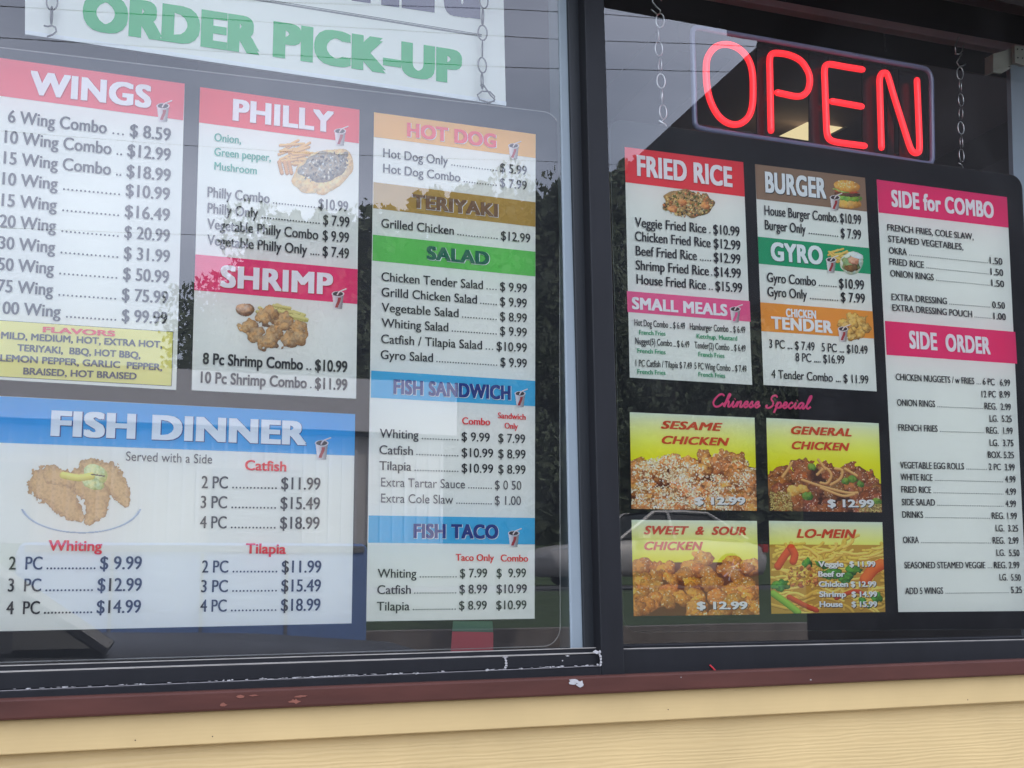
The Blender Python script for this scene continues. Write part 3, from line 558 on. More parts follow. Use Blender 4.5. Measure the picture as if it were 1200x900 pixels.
for s_, x0, y0, x1, y1 in [('French Fries', 749, 392, 780, 393.4), ('Ketchup, Mustard', 816.5, 396.4, 864, 399.2), ('French Fries', 747, 413.4, 780, 415.2), ('French Fries', 818.5, 417.6, 849, 419.6), ('French Fries', 747, 438, 780, 439.4), ('French Fries', 818.5, 441.2, 850, 442.8)]:
    p.t(EMERALD, s_, x0, y0, x1, y1, 5.4, bold=.035)
p.done(); cup(861.5, 368, 21, p.o, (214, 84, 136))
q = Pic(770, 215, 842, 262, 2.2)                       # fried rice mound
q.chunk(806, 239, 30, 15, .08, (176, 146, 92), (110, 84, 50), rough=.18)
for i in range(330):
    a = rng.rand()*6.28; r_ = math.sqrt(rng.rand()); x = 806+30*r_*math.cos(a); y = 239+15*r_*math.sin(a)
    c_ = [(220, 190, 120), (204, 160, 90), (150, 110, 60), (96, 110, 50), (80, 70, 50), (226, 206, 150), (208, 130, 80)][rng.randint(7)]
    q.chunk(x, y, rng.uniform(1, 2.2), rng.uniform(.7, 1.2), rng.rand()*3, c_, tuple(v*.55 for v in c_), tex=4)
for x, y in [(788, 245), (826, 241), (799, 237)]: q.chunk(x, y, 5.5, 3.8, .3, (226, 160, 100), (150, 84, 44))
q.mesh('food_picture', p.o)

p = Panel(PR, 'white burger gyro and chicken tender panel with brown green and orange headers', [(884.7, 192.2), (1013.7, 208.3), (1027.5, 458.7), (894.8, 451)])
bandq(p, [(884.7, 192.2), (1013.7, 208.3), (1016, 248), (886.6, 233.2)], BROWN); bandq(p, [(888.2, 277.3), (1018.6, 290.7), (1020.3, 321.2), (889.3, 309)], EMERALD); bandq(p, [(891, 354.2), (1022.5, 364.8), (1024.4, 396.8), (892.4, 388)], AMBER)
p.head('BURGER', 897, 224.5, 968.5, 232.2, 23, bold=.085, edge=DARK, ew=.03); p.head('GYRO', 903.5, 304.5, 964.5, 309.5, 20.5, bold=.085, edge=DKGREEN, ew=.03)
p.head('CHICKEN', 921, 370.8, 956.5, 373.4, 9.2, bold=.09); p.head('TENDER', 904, 384.7, 976, 390.2, 13.8, bold=.09)
for n, x0, y0, xn, pr, xp, x1, y1 in [('House Burger Combo.', 896, 251.7, 982.5, '$10.99', 984.7, 1009.5, 263.3), ('Burger Only', 896.5, 268.7, 944.5, '$ 7.99', 985.5, 1009.5, 280.8), ('Gyro Combo', 899, 330.3, 956.5, '$10.99', 983.5, 1013, 339.6), ('Gyro Only', 899.5, 347, 946, '$ 7.99', 985.5, 1014, 355.4)]:
    p.row(n, x0, y0, xn, pr, xp, x1, y1, 11.2, bold=.045, dstep=2.8, gap=2.5)
for s_, x0, y0, x1, y1 in [('3 PC ... $ 7.49', 901.5, 407.5, 955, 411), ('5 PC ... $10.49', 963, 411.7, 1017, 415), ('8 PC .... $16.99', 932.5, 423.3, 990, 426.5), ('4 Tender Combo ... $ 11.99', 904, 443, 1018, 449.8)]:
    p.t(DARK, s_, x0, y0, x1, y1, 10, bold=.03)
p.done()
q = Pic(974, 208, 1014, 245, 2.6)                       # burger
q.chunk(993.5, 238, 16, 6.5, .1, (226, 178, 96), (160, 106, 44), rough=.04, tex=6); q.chunk(994, 232, 16, 3.6, .1, (140, 184, 80), (80, 120, 40), rough=.3); q.chunk(993, 227.5, 15.5, 3, .08, (110, 70, 48), (56, 32, 24), rough=.15)
q.chunk(992, 224.5, 14.5, 2, .08, (206, 96, 60), (150, 60, 40), rough=.1); q.chunk(992.5, 226.5, 16, 2.2, .1, (150, 186, 90), (90, 130, 50), rough=.5) if False else None
q.chunk(986, 223.5, 9, 1.8, .2, (170, 196, 110), (90, 130, 50), rough=.3); q.chunk(992.5, 218, 15.5, 6.8, .1, (234, 178, 92), (176, 112, 44), rough=.03, tex=6); q.specks(50, (982, 212, 1004, 220), .55, [(244, 226, 176)])
q.mesh('food_picture', p.o)
q = Pic(966, 287, 1014, 325, 2.6)                       # gyro and fries
for i in range(26):
    a = rng.uniform(-.6, .7); x = rng.uniform(970, 990); y = rng.uniform(294, 303); q.strand([(x, y), (x+11*math.cos(a), y+11*math.sin(a))], 1.2, (236, 200, 110), (170, 120, 56))
q.chunk(998, 308, 13, 13, .2, (222, 220, 208), (150, 160, 140), rough=.1); q.chunk(997, 309, 10, 9, .2, (150, 168, 110), (80, 90, 50), rough=.3); q.chunk(1000, 305, 7, 5, .3, (224, 170, 140), (160, 92, 70), rough=.2); q.chunk(997, 314, 8, 4, 0, (140, 100, 64), (70, 50, 30), rough=.3)
q.chunk(1003, 299, 9, 3.5, .35, (226, 230, 230), (180, 186, 190), rough=.1)
q.mesh('food_picture', p.o)
q = Pic(978, 362, 1023, 402, 2.6)
for x, y, a, b in [(988, 378, 7, 6), (998, 372, 8, 6), (1008, 377, 9, 7), (1014, 385, 6, 7), (1003, 385, 9, 6), (994, 389, 8, 5), (1006, 392, 9, 5), (998, 395, 6, 4), (991, 383, 5, 5), (1001, 379, 6, 5)]:
    q.chunk(x, y, a, b, rng.uniform(-.6, .6), (220, 184, 104), (128, 88, 38), rough=.3)
q.mesh('food_picture', p.o); cup(978.5, 237, 20, p.o); cup(974, 310, 20, p.o); cup(988, 391, 20, p.o)

p = Panel(PR, 'tall white side order price list with two magenta headers', [(1027.2, 210.3), (1180, 231), (1203.5, 716), (1052.7, 717.2)])
bandq(p, [(1027.2, 210.3), (1180, 231), (1181.8, 266.8), (1029.8, 249)], PINK); bandq(p, [(1037, 376), (1189.8, 389), (1192, 426.3), (1039, 415.8)], PINK)
p.head('SIDE for COMBO', 1045, 241.3, 1165, 255.4, 18.5, bold=.085); p.head('SIDE  ORDER', 1066, 407.5, 1161, 414.8, 19.5, bold=.085)
p.t(DARK, 'FRENCH FRIES, COLE SLAW,', 1040, 270, 1141, 281, 7.6, bold=.04); p.t(DARK, 'STEAMED VEGETABLES,', 1041, 283.3, 1129, 293, 7.6, bold=.04)
for n, x0, y0, xn, pr, xp, x1, y1 in [('OKRA', 1042, 297, 1063, '1.50', 1160, 1175, 310.4), ('FRIED RICE', 1042.5, 310, 1083, '1.50', 1161, 1176, 323.5), ('ONION RINGS', 1043.5, 323.7, 1094.5, '1.50', 1162, 1177, 336.7), ('EXTRA DRESSING', 1045, 351.5, 1110, '0.50', 1163, 1178, 362), ('EXTRA DRESSING POUCH', 1046, 364, 1139.5, '1.00', 1164.5, 1179, 375.2),
    ('CHICKEN NUGGETS / w FRIES', 1050, 445.3, 1142, '6 PC   6.99', 1152, 1184, 452.5), ('', 0, 0, 0, '12 PC  8.99', 1150.5, 1184, 466), ('ONION RINGS', 1051.5, 475.3, 1096, 'REG.  2.99', 1154, 1185, 480.8), ('', 0, 0, 0, 'LG.  5.25', 1160, 1186, 494.6),
    ('FRENCH FRIES', 1053, 504.7, 1099, 'REG.  1.99', 1156, 1187, 508.8), ('', 0, 0, 0, 'LG.  3.75', 1160, 1188, 523), ('', 0, 0, 0, 'BOX. 5.25', 1158, 1188.5, 537), ('VEGETABLE EGG ROLLS', 1055, 548.7, 1130, '2 PC  3.99', 1159, 1189.5, 551.4), ('WHITE RICE', 1055.5, 562.6, 1093, '4.99', 1178, 1190.5, 565.6),
    ('FRIED RICE', 1056.5, 577.2, 1091.5, '4.99', 1178.5, 1191, 580), ('SIDE SALAD', 1057, 592, 1096, '4.99', 1178.5, 1191, 594.2), ('DRINKS', 1057.5, 606.7, 1082, 'REG. 1.99', 1162.5, 1192, 608.4), ('', 0, 0, 0, 'LG.  3.25', 1167, 1193.5, 623),
    ('OKRA', 1058.5, 636.4, 1077, 'REG.  2.99', 1163.5, 1194, 637.2), ('', 0, 0, 0, 'LG.  5.50', 1168, 1195, 651.8), ('SEASONED STEAMED VEGGIE', 1060, 666, 1155, 'REG. 2.99', 1165, 1195, 666), ('', 0, 0, 0, 'LG.  5.50', 1171.5, 1196.5, 680.6), ('ADD 5 WINGS', 1061, 696.3, 1105.5, '5.25', 1185, 1198, 695)]:
    if n: p.row(n, x0, y0, xn, pr, xp, x1, y1, 7.7, bold=.04, dstep=2.1, gap=2)
    else: p.t(DARK, pr, xp, y1-.4, x1, y1, 7.7, bold=.04)
p.done()

def dish(label, quad, paint, lines, price):
    p = Panel(PR, label, quad)
    x0 = min(a for a, b in quad); x1 = max(a for a, b in quad); y0 = min(b for a, b in quad); y1 = max(b for a, b in quad)
    q = Pic(x0, y0, x1, y1, 1.9); q.gradient((206, 226, 200), (250, 212, 0)); paint(q); q.mesh('food_picture', p.o, quad=quad, lay=.0133)
    for s_, a, b, c, d, h_ in lines: p.head(s_, a, b, c, d, h_, m=RUST, bold=.07, shear=.28)
    for s_, a, b, c, d, h_ in price:
        p.t(DARK, s_, a+.7, b+.8, c+.7, d+.8, h_, bold=.085, lay=LY+.0008); p.t(HEADW, s_, a, b, c, d, h_, bold=.07)
    p.done(); return p
def heap(q, x0, x1, ytop, ybot, size, col, dark, n, hi=.12, rough=.28):
    q.setm(q.Y > ytop((q.X-x0)/(x1-x0))+11, tuple(v*.8 for v in dark))
    C = []
    for i in range(n):
        x = rng.uniform(x0, x1); yt = ytop((x-x0)/(x1-x0)); C.append((rng.uniform(yt, ybot), x))
    for y, x in sorted(C):
        s_ = size*rng.uniform(.65, 1.25); cc = np.array(col)*rng.uniform(.82, 1.12)+rng.uniform(-10, 10, 3); q.chunk(x, y+s_*.5, s_, s_*.72, rng.uniform(-.8, .8), tuple(cc), dark, hi=hi, rough=rough)
def sesame(q):
    top = lambda t: 536-9*np.sin(np.clip(t, 0, 1)*np.pi)**.7+9*np.clip(.25-t, 0, 1)*4
    heap(q, 738, 888, top, 596, 13, (212, 150, 84), (104, 50, 24), 95, hi=.2, rough=.4)
    q.food = (q.Y > top((q.X-738)/150)+4); [q.specks(26, (cx_-9, cy__-6, cx_+9, cy__+6), 1.25, [(240, 232, 212), (226, 208, 176), (212, 186, 146)], 'food') for cx_, cy__ in zip(rng.uniform(740, 886, 62), rng.uniform(532, 596, 62))]
def general(q):
    top = lambda t: 556-20*np.sin(np.clip(t, 0, 1)*np.pi)
    heap(q, 899, 1034, top, 596, 12, (166, 102, 60), (78, 40, 22), 80, hi=.16, rough=.4)
    for x, y, r_ in [(928, 576, 9), (938, 574, 7)]: q.chunk(x, y, r_, r_*.7, 0, (226, 190, 104), (168, 118, 48))
    for x, y, r_ in [(950, 547, 5), (944, 582, 6.5), (998, 560, 6), (1008, 566, 5), (1028, 588, 6), (990, 563, 5)]: q.chunk(x, y, r_, r_*.8, .3, (120, 160, 64), (50, 84, 24))
    for pts in [[(956, 556), (966, 548), (973, 556), (968, 566), (960, 566)], [(972, 568), (984, 560), (986, 550), (978, 548)], [(938, 563), (960, 570), (990, 577), (1004, 577)], [(960, 572), (985, 581), (1000, 579)], [(915, 560), (922, 550), (926, 543)], [(958, 538), (966, 549)], [(990, 548), (1004, 556)]]:
        q.strand(pts, 1.7, (224, 186, 120), (150, 92, 48))
    q.specks(500, (900, 578, 925, 600), .8, [(196, 178, 110), (150, 130, 70)], True); q.specks(300, (1005, 590, 1034, 600), .8, [(196, 178, 110), (150, 130, 70)], True)
def sweet(q):
    top = lambda t: 650-2*np.sin(np.clip(t, 0, 1)*np.pi)+16*np.clip(.12-t, 0, 1)*8*.7+8*np.clip(t-.8, 0, 1)*5
    heap(q, 741, 890, top, 720, 12, (226, 160, 62), (124, 62, 20), 70, hi=.16, rough=.26)
def lomein(q):
    q.setm(q.Y > 638, (176, 136, 50))
    def nood(n, y0, y1, col, dark, wd=1.6):
        for i in range(n):
            x = rng.uniform(900, 1036); y = rng.uniform(y0, y1); a = rng.uniform(-.5, .5); pts = [(x, y)]
            for k in range(4): a += rng.uniform(-.7, .7); x += 8*math.cos(a); y += 5*math.sin(a); pts.append((x, y))
            q.strand(pts, wd*rng.uniform(.8, 1.2), col, dark)
    nood(50, 640, 662, (226, 202, 90), (160, 122, 40), 2.0); nood(60, 658, 718, (222, 186, 80), (140, 98, 34), 2.1); nood(50, 640, 718, (238, 212, 110), (176, 130, 50), 1.7)
    for pts, wd, c_, d_ in [([(910, 664), (918, 652), (926, 642)], 4.5, (220, 84, 50), (150, 40, 24)), ([(926, 642), (930, 650), (928, 658)], 4.5, (222, 80, 44), (150, 40, 24)), ([(1014, 680), (1024, 668), (1034, 662)], 7, (228, 120, 50), (170, 60, 24)), ([(922, 700), (940, 710), (954, 716)], 3, (206, 80, 44), (130, 40, 20)), ([(978, 702), (1000, 694), (1012, 698)], 2.6, (206, 80, 44), (130, 40, 20)), ([(904, 696), (920, 708), (932, 718)], 4, (150, 196, 70), (76, 120, 30))]: q.strand(pts, wd, c_, d_)
    for x, y, a, b in [(912, 686, 12, 7), (944, 660, 6, 6), (975, 672, 12, 7), (990, 678, 10, 6), (1000, 668, 9, 6), (962, 662, 8, 4), (1028, 702, 7, 6), (1010, 706, 5, 5), (1018, 712, 5, 3)]: q.chunk(x, y, a, b, rng.uniform(-.6, .6), (90, 160, 60), (26, 64, 24), rough=.35)
    for i in range(46): q.chunk(rng.uniform(922, 960), rng.uniform(664, 690), rng.uniform(1.5, 3.5), rng.uniform(1.2, 2.4), rng.rand()*3, [(214, 140, 84), (230, 190, 90), (170, 90, 50)][rng.randint(3)], (110, 60, 30))
dish('yellow picture panel of sesame chicken covered in seeds', [(738, 483), (884.3, 489.5), (887, 598.7), (740, 596.2)], sesame, [('SESAME', 774.5, 502, 847, 504.8, 9), ('CHICKEN', 775.5, 519.7, 855, 522.2, 9)], [('$ 12.99', 814, 591.2, 873.5, 591.2, 8.6)])
dish('yellow picture panel of brown general chicken with noodles', [(898, 489.7), (1029.7, 496), (1033.6, 600.6), (901, 598.6)], general, [('GENERAL', 927, 508.3, 998, 511.2, 9), ('CHICKEN', 928, 526, 996, 528.2, 9)], [('$ 12.99', 970, 594, 1024.5, 594.3, 8.6)])
dish('yellow picture panel of golden sweet and sour chicken', [(740, 609.2), (887, 610.5), (890, 720.2), (742.6, 722)], sweet, [('SWEET  &  SOUR', 754.5, 625.8, 874.5, 626.8, 9.5), ('CHICKEN', 755, 644.2, 824, 644.4, 9.5)], [('$ 12.99', 816.5, 713.8, 876, 713.6, 8.6)])
dish('yellow picture panel of lo mein noodles with vegetables', [(901, 610.3), (1034, 612), (1037.5, 717.2), (904, 719.3)], lomein, [('LO-MEIN', 933.5, 630, 1004, 630.4, 10)],
     [('Veggie', 959, 664, 988.5, 664, 6.2), ('$ 11.99', 995.5, 664, 1026, 664, 6.2), ('Beef or', 959, 675.7, 990, 675.7, 6.2), ('Chicken', 959.5, 687.5, 994, 687.5, 6.2), ('$ 12.99', 997, 687.5, 1027, 687.5, 6.2), ('Shrimp', 960, 699.3, 991.5, 699.3, 6.2), ('$ 14.99', 998, 699.3, 1028, 699.3, 6.2), ('House', 960.5, 711, 987.5, 711, 6.2), ('$ 15.99', 998, 711, 1028, 711, 6.2)])
# script heading "Chinese Special": pen strokes swept as ribbons
S_ = {'C': ([[(.62, .86), (.5, 1), (.3, .95), (.08, .6), (.02, .25), (.18, 0), (.42, .05), (.62, .3)]], .62), 'h': ([[(0, .1), (.2, .5), (.36, .95), (.28, 1.02), (.18, .6), (.08, 0), (.2, .35), (.32, .45), (.34, .3), (.32, .05), (.42, .02), (.52, .2)]], .5),
      'i': ([[(0, .1), (.12, .45), (.08, .08), (.18, 0), (.3, .2)], [(.17, .62), (.19, .66)]], .28), 'n': ([[(0, .15), (.1, .45), (.06, 0), (.18, .38), (.3, .45), (.3, .25), (.28, .04), (.38, .02), (.48, .2)]], .46),
      'e': ([[(0, .18), (.2, .25), (.26, .4), (.16, .46), (.06, .3), (.06, .08), (.18, 0), (.36, .2)]], .34), 's': ([[(0, .1), (.18, .48), (.2, .3), (.24, .12), (.14, 0), (.04, .06), (.2, .04), (.36, .2)]], .34),
      'S': ([[(.66, .84), (.56, 1), (.36, .94), (.3, .7), (.44, .45), (.42, .15), (.2, -.02), (.02, .1), (.14, .2)]], .6), 'p': ([[(0, .1), (.14, .46), (.1, .1), (-.02, -.4), (.1, .2), (.24, .45), (.34, .34), (.28, .06), (.14, .02), (.3, .03), (.46, .2)]], .44),
      'c': ([[(.28, .38), (.18, .46), (.06, .3), (.06, .08), (.18, 0), (.36, .2)]], .34), 'a': ([[(.3, .38), (.18, .46), (.04, .28), (.06, .04), (.18, .06), (.32, .42), (.28, .06), (.36, 0), (.46, .2)]], .44), 'l': ([[(0, .12), (.22, .6), (.3, .98), (.2, .98), (.1, .5), (.1, .08), (.2, 0), (.34, .16)]], .3), ' ': ([], .34)}
sm = MB(); xx = 0; segs = []
for c_ in 'Chinese Special':
    st, ad = S_[c_]
    for s_ in st: segs.append([(xx+a, b) for a, b in s_])
    xx += ad
A0 = np.array([835., 476.3]); A1 = np.array([949., 479.])
kk = 0
for s_ in segs:
    pts = np.array(s_, float); q_ = []
    for i in range(len(pts)-1):
        p0 = pts[max(i-1, 0)]; p1 = pts[i]; p2 = pts[i+1]; p3 = pts[min(i+2, len(pts)-1)]
        for t in np.linspace(0, 1, 6)[:-1]: q_.append(.5*((2*p1)+(-p0+p2)*t+(2*p0-5*p1+4*p2-p3)*t*t+(-p0+3*p1-3*p2+p3)*t**3))
    q_.append(pts[-1])
    W3 = []
    for a, b in q_:
        t = (a+.12*b)/xx; W3.append(P(A0[0]+(A1[0]-A0[0])*t, A0[1]+(A1[1]-A0[1])*t-14.5*b, .0139))
    kk += 1; sm.tube(W3, .0023, n=6)
for i, v in enumerate(sm.v): sm.v[i] = (v[0], .0139+(v[1]-.0139)*.12, v[2])
o = sm.build('script_heading', MAG, PR); o['label'] = 'pink handwritten style chinese special heading'

# ================================================================== ORDER PICK-UP SIGN
YS = .055
OS = thing('hanging_sign', P(310, 80, YS), 'white order pick-up sign with green letters hanging at the top of the left pane', 'sign')
mbq = MB(); tl = (29, -110); tr = (588.5, -70)
def inv(o): o.parent = OS; o.matrix_parent_inverse = Matrix.Translation(OS.location).inverted(); return o
board = inv(MB().slab([P(*a, YS) for a in [(29.3, 40.5), (592.8, 124.3), (589.5, -30), (29.8, -110)]], YS, YS+.006).build('sign_board', WHITE))
lb = MB()
T(lb, 'ORDER', 96, 32, 304, 62.5, 42, bold=.14, lay=YS-.0012, vb=.035, track=.05, Yp=YS-.0012); T(lb, 'PICK-UP', 319.5, 64.5, 541.5, 97.5, 39, bold=.14, lay=YS-.0012, vb=.035, track=.05, Yp=YS-.0012)
inv(lb.build('green_lettering', SIGNGREEN))
lb = MB(); T(lb, 'Thru', 392, -5, 563, 20, 62, bold=.15, lay=YS-.0012, vb=.03, Yp=YS-.0012); inv(lb.build('slate_lettering', paper('slate_ink', (70, 74, 100))))
for k, (da, m_) in enumerate([(0, DARK), (1.5, LIGHTINK), (2.6, DARK)]):
    a = P(230, -13.5+da, YS-.0008); b = P(564.5, 40.8+da, YS-.0008); h_ = .0011
    o = MB().add([a, b, b+[0, 0, h_], a+[0, 0, h_]], [(0, 1, 2, 3)]).build('printed_rule', m_); inv(o)
a = P(29.3, 36.4, YS-.0004); b = P(592.5, 120.0, YS-.0004)
inv(MB().slab([P(29.3, 40.7, YS), P(592.8, 124.5, YS), P(592.7, 119.6, YS), P(29.3, 36, YS)], YS-.0025, YS-.0002).build('bottom_fold', paper('fold_white', (214, 232, 236))))

# ================================================================== CHAINS
STEEL = mat('chain_steel', (.55, .53, .52), rough=.28, metal=1., noise=.15, scale=90)
DSTEEL = mat('dull_chain_steel', (.15, .135, .135), rough=.35, metal=1., noise=.15, scale=90)
def link_pts(c, L_, W_, ang, tilt=0., n=16):
    """oval link centred at c; ang turns it about the vertical"""
    out = []
    for i in range(n):
        a = 2*math.pi*i/n; u = W_*math.cos(a); v = L_*math.sin(a)
        x = u*math.cos(tilt)-v*math.sin(tilt); z = u*math.sin(tilt)+v*math.cos(tilt)
        out.append((c[0]+x*math.cos(ang), c[1]+x*math.sin(ang), c[2]+z))
    return out
def chain(name, pix, Y, label, m, group, hook=None, L_=.0158, W_=.0092, r=.0015, a0=0., last_tilt=0.):
    t = thing(name, P(*pix[0], Y), label, 'chain', group)
    base = {}
    for i, (x, y) in enumerate(pix):
        ang = a0+(i % 2)*1.2+((i*37) % 7-3)*.07; tl = last_tilt if i == len(pix)-1 else ((i*53) % 5-2)*.03
        o = MB().tube(link_pts((0, 0, 0), L_, W_, ang, tl), r, n=7, close=True).build('chain_link', m, smooth=True)
        o.location = P(x, y, Y); o.parent = t; o.matrix_parent_inverse = Matrix.Translation(t.location).inverted()
    for hp in (hook or []):
        o = MB().tube([P(x, y, Y+dy) for x, y, dy in hp], r*1.05, n=7).build('chain_hook', m, smooth=True)
        o.parent = t; o.matrix_parent_inverse = Matrix.Translation(t.location).inverted()
CG = 'steel chains hanging behind the glass'
chain('hanging_chain', [(568, -38), (566.5, -19), (567, 1), (565.6, 20), (565.5, 38.5), (565.2, 57.5), (565.2, 76.5), (565, 95)], .035, 'steel chain hanging over the right end of the order pick-up sign', DSTEEL, CG,
      hook=[[(563, 100, 0), (566, 99, -.004), (575, 112, -.006), (580, 117, -.003), (574, 120.5, 0), (562, 117, 0), (559.5, 111, .003), (565, 107, .003), (574, 107.5, 0), (579.5, 113, 0), (579, 118.5, -.002), (571, 120.5, -.003)]])
chain('hanging_chain', [(61, -34), (61.5, -15), (61, 2), (60.5, 18)], .035, 'short steel chain over the left end of the order pick-up sign', DSTEEL, CG,
      hook=[[(51.5, 30, -.003), (56, 31, 0), (61, 30, 0), (65, 32, 0), (66, 37, 0), (62, 40.5, 0), (55, 43, .002)]])
chain('hanging_chain', [(773.5, 24), (771.5, 41), (772, 57), (773.5, 77), (774.5, 95), (775.5, 112.5), (777, 131)], .03, 'bright steel chain hanging beside the left end of the neon open sign', STEEL, CG,
      hook=[[(775.5, 1, 0), (771, -5, 0), (765, -4, 0), (764.5, 2, 0), (769, 8, 0), (774, 12, 0), (773, 16, 0), (770, 17, 0), (763, 11, -.002)], [(779, 138, 0), (776, 142, 0), (772, 141, 0), (780, 146, 0), (781.5, 150, 0), (777, 152.5, 0)]])
chain('hanging_chain', [(1125, 86), (1125.3, 101), (1126, 117), (1126, 133), (1126, 150), (1126.5, 166), (1126.8, 182)], .10, 'bright steel chain hanging right of the neon open sign', STEEL, CG, L_=.0155, W_=.0082,
      hook=[[(1120, 62, 0), (1119, 54, 0), (1123, 45, 0), (1124, 44, .003)], [(1129, 53, 0), (1127.5, 60, 0), (1124, 63.5, 0), (1119, 63, .003)], [(1127, 63, 0), (1124, 68, 0), (1121, 73, 0), (1124, 78, 0), (1128, 77, 0), (1132, 74.5, .003)], [(1123, 191, 0), (1127, 193, 0), (1130, 201, 0)]])
chain('hanging_chain', [(1035.5, 34), (1036, 40), (1037, 46), (1037.5, 52), (1038, 58)], .35, 'thin dark chain holding the top of the neon open sign', DSTEEL, CG, L_=.0055, W_=.003, r=.0008)
chain('hanging_chain', [(844, -8), (844, 2), (843, 12), (842.5, 22)], .45, 'thin dark chain above the first letter of the neon open sign', mat('dark_chain', (.06, .045, .05), rough=.4, metal=.6), CG, L_=.009, W_=.004, r=.0012)

# ================================================================== NEON OPEN SIGN
YO = .07
NS = thing('neon_open_sign', P(950, 190, YO), 'red neon open sign in a grey tube border behind the top of the right pane', 'neon sign')
def nso(o): o.parent = NS; o.matrix_parent_inverse = Matrix.Translation(NS.location).inverted(); return o
NEON = mat('red_neon_lit', (.9, .05, .07), rough=.3, emit=(1, .021, .027), es=.5)
def curve(pts, n=6, close=False):
    pts = np.array(pts, float); N = len(pts); q_ = []
    for i in range(N if close else N-1):
        g = lambda j: pts[j % N] if close else pts[min(max(j, 0), N-1)]
        p0, p1, p2, p3 = g(i-1), g(i), g(i+1), g(i+2)
        for t in np.linspace(0, 1, n+1)[:-1]: q_.append(.5*((2*p1)+(-p0+p2)*t+(2*p0-5*p1+4*p2-p3)*t*t+(-p0+3*p1-3*p2+p3)*t**3))
    if not close: q_.append(pts[-1])
    return q_
def neon(name, pts, close=False, r=.0073, m=None, y=YO, end=True):
    W3 = [P(a, b, y) for a, b in curve(pts, 6, close)]
    rs = [r]*len(W3)
    if not close and end:   # round the closed glass ends
        d0 = W3[0]-W3[1]; d0 /= np.linalg.norm(d0); d1 = W3[-1]-W3[-2]; d1 /= np.linalg.norm(d1)
        W3 = [W3[0]+d0*r, W3[0]+d0*r*.7]+W3+[W3[-1]+d1*r*.7, W3[-1]+d1*r]; rs = [r*.15, r*.72]+rs+[r*.72, r*.15]
    return MB().tube(W3, rs, n=12, close=close)
nso(neon('o', [(827.5, 82), (829.5, 67), (838, 55.5), (851, 52), (865, 56.5), (876, 68), (881.5, 84), (882.5, 108), (881.5, 124), (877, 137), (867, 145), (855, 145), (843, 137), (834, 122), (829, 104)], True).build('letter_tube', NEON, smooth=True))
mb = neon('p', [(903.5, 153), (903, 130), (902.3, 90), (902, 70), (904.5, 63.5), (911, 62.3), (925, 64.5), (938, 71), (946, 82), (949, 93), (947, 105), (941, 111.5), (933, 113), (920, 110.5), (911, 108.5)]); nso(mb.build('letter_tube', NEON, smooth=True))
mb = neon('e', [(1010.5, 81.5), (990, 78.2), (975, 75.5), (969, 76), (966.3, 81), (966.7, 100), (968, 135), (969, 155), (971.5, 162.5), (978, 166), (990, 168), (1013, 171)])
nso(mb.build('letter_tube', NEON, smooth=True)); nso(neon('e2', [(975, 118.7), (1009.5, 124.8)], y=YO-.003).build('letter_tube', NEON, smooth=True))
nso(neon('n', [(1033, 173), (1032, 140), (1031, 105), (1030.8, 93), (1033, 86.5), (1037, 85.5), (1040.5, 89), (1048, 114), (1058, 146), (1066, 171), (1070, 178), (1075, 179), (1077.5, 173), (1076.5, 140), (1074.5, 94)]).build('letter_tube', NEON, smooth=True))
BT = mat('unlit_blue_tube', (.20, .21, .34), rough=.22, spec=.7, noise=.15, scale=20)
nso(neon('b', [(811.8, 60), (811.2, 42), (812.5, 35), (819, 33), (850, 38.3), (950, 56), (1050, 74.2), (1078, 79.2), (1087, 83), (1091, 92), (1091.5, 110), (1092.2, 150), (1092.5, 180), (1091.5, 189), (1085, 191.5), (1050, 186), (950, 170.7), (850, 155.5), (823, 151), (815.5, 147), (813.8, 138), (813, 100)], True, r=.0062, m=BT).build('border_tube', BT, smooth=True))
ACR = mat('black_acrylic', (.008, .008, .010), rough=.25, spec=.4)
for x0, x1 in [(887, 901), (948.5, 971), (1011, 1033), (1040, 1047.5), (1054, 1088)]:
    t0 = 33+(x0-812)*.171+4; t1 = 33+(x1-812)*.171+4; b0 = 152+(x0-812)*.142-3; b1 = 152+(x1-812)*.142-3
    nso(MB().slab([P(x0, b0, YO+.02), P(x1, b1, YO+.02), P(x1, t1, YO+.02), P(x0, t0, YO+.02)], YO+.02, YO+.024).build('backing_bar', ACR))
for (x0, y0, x1, y1) in [(888, 50, 1088, 84), (818, 149, 1088, 190)]:
    nso(MB().slab([P(x0, y0+3, YO+.03), P(x1, y1+3, YO+.03), P(x1, y1-3, YO+.03), P(x0, y0-3, YO+.03)], YO+.026, YO+.03).build('backing_rail', ACR))
CAB = mat('black_cable', (.012, .012, .013), rough=.5)
tag(MB().tube([P(a, b, .5) for a, b in curve([(880, -6), (910, 8), (930, 20), (955, 30), (985, 38), (1004, 40), (1022, 46), (1050, 50), (1085, 57)])], .0022, n=6).build('power_cable', CAB, smooth=True), 'thin black power cable sagging behind the neon open sign', 'cable')

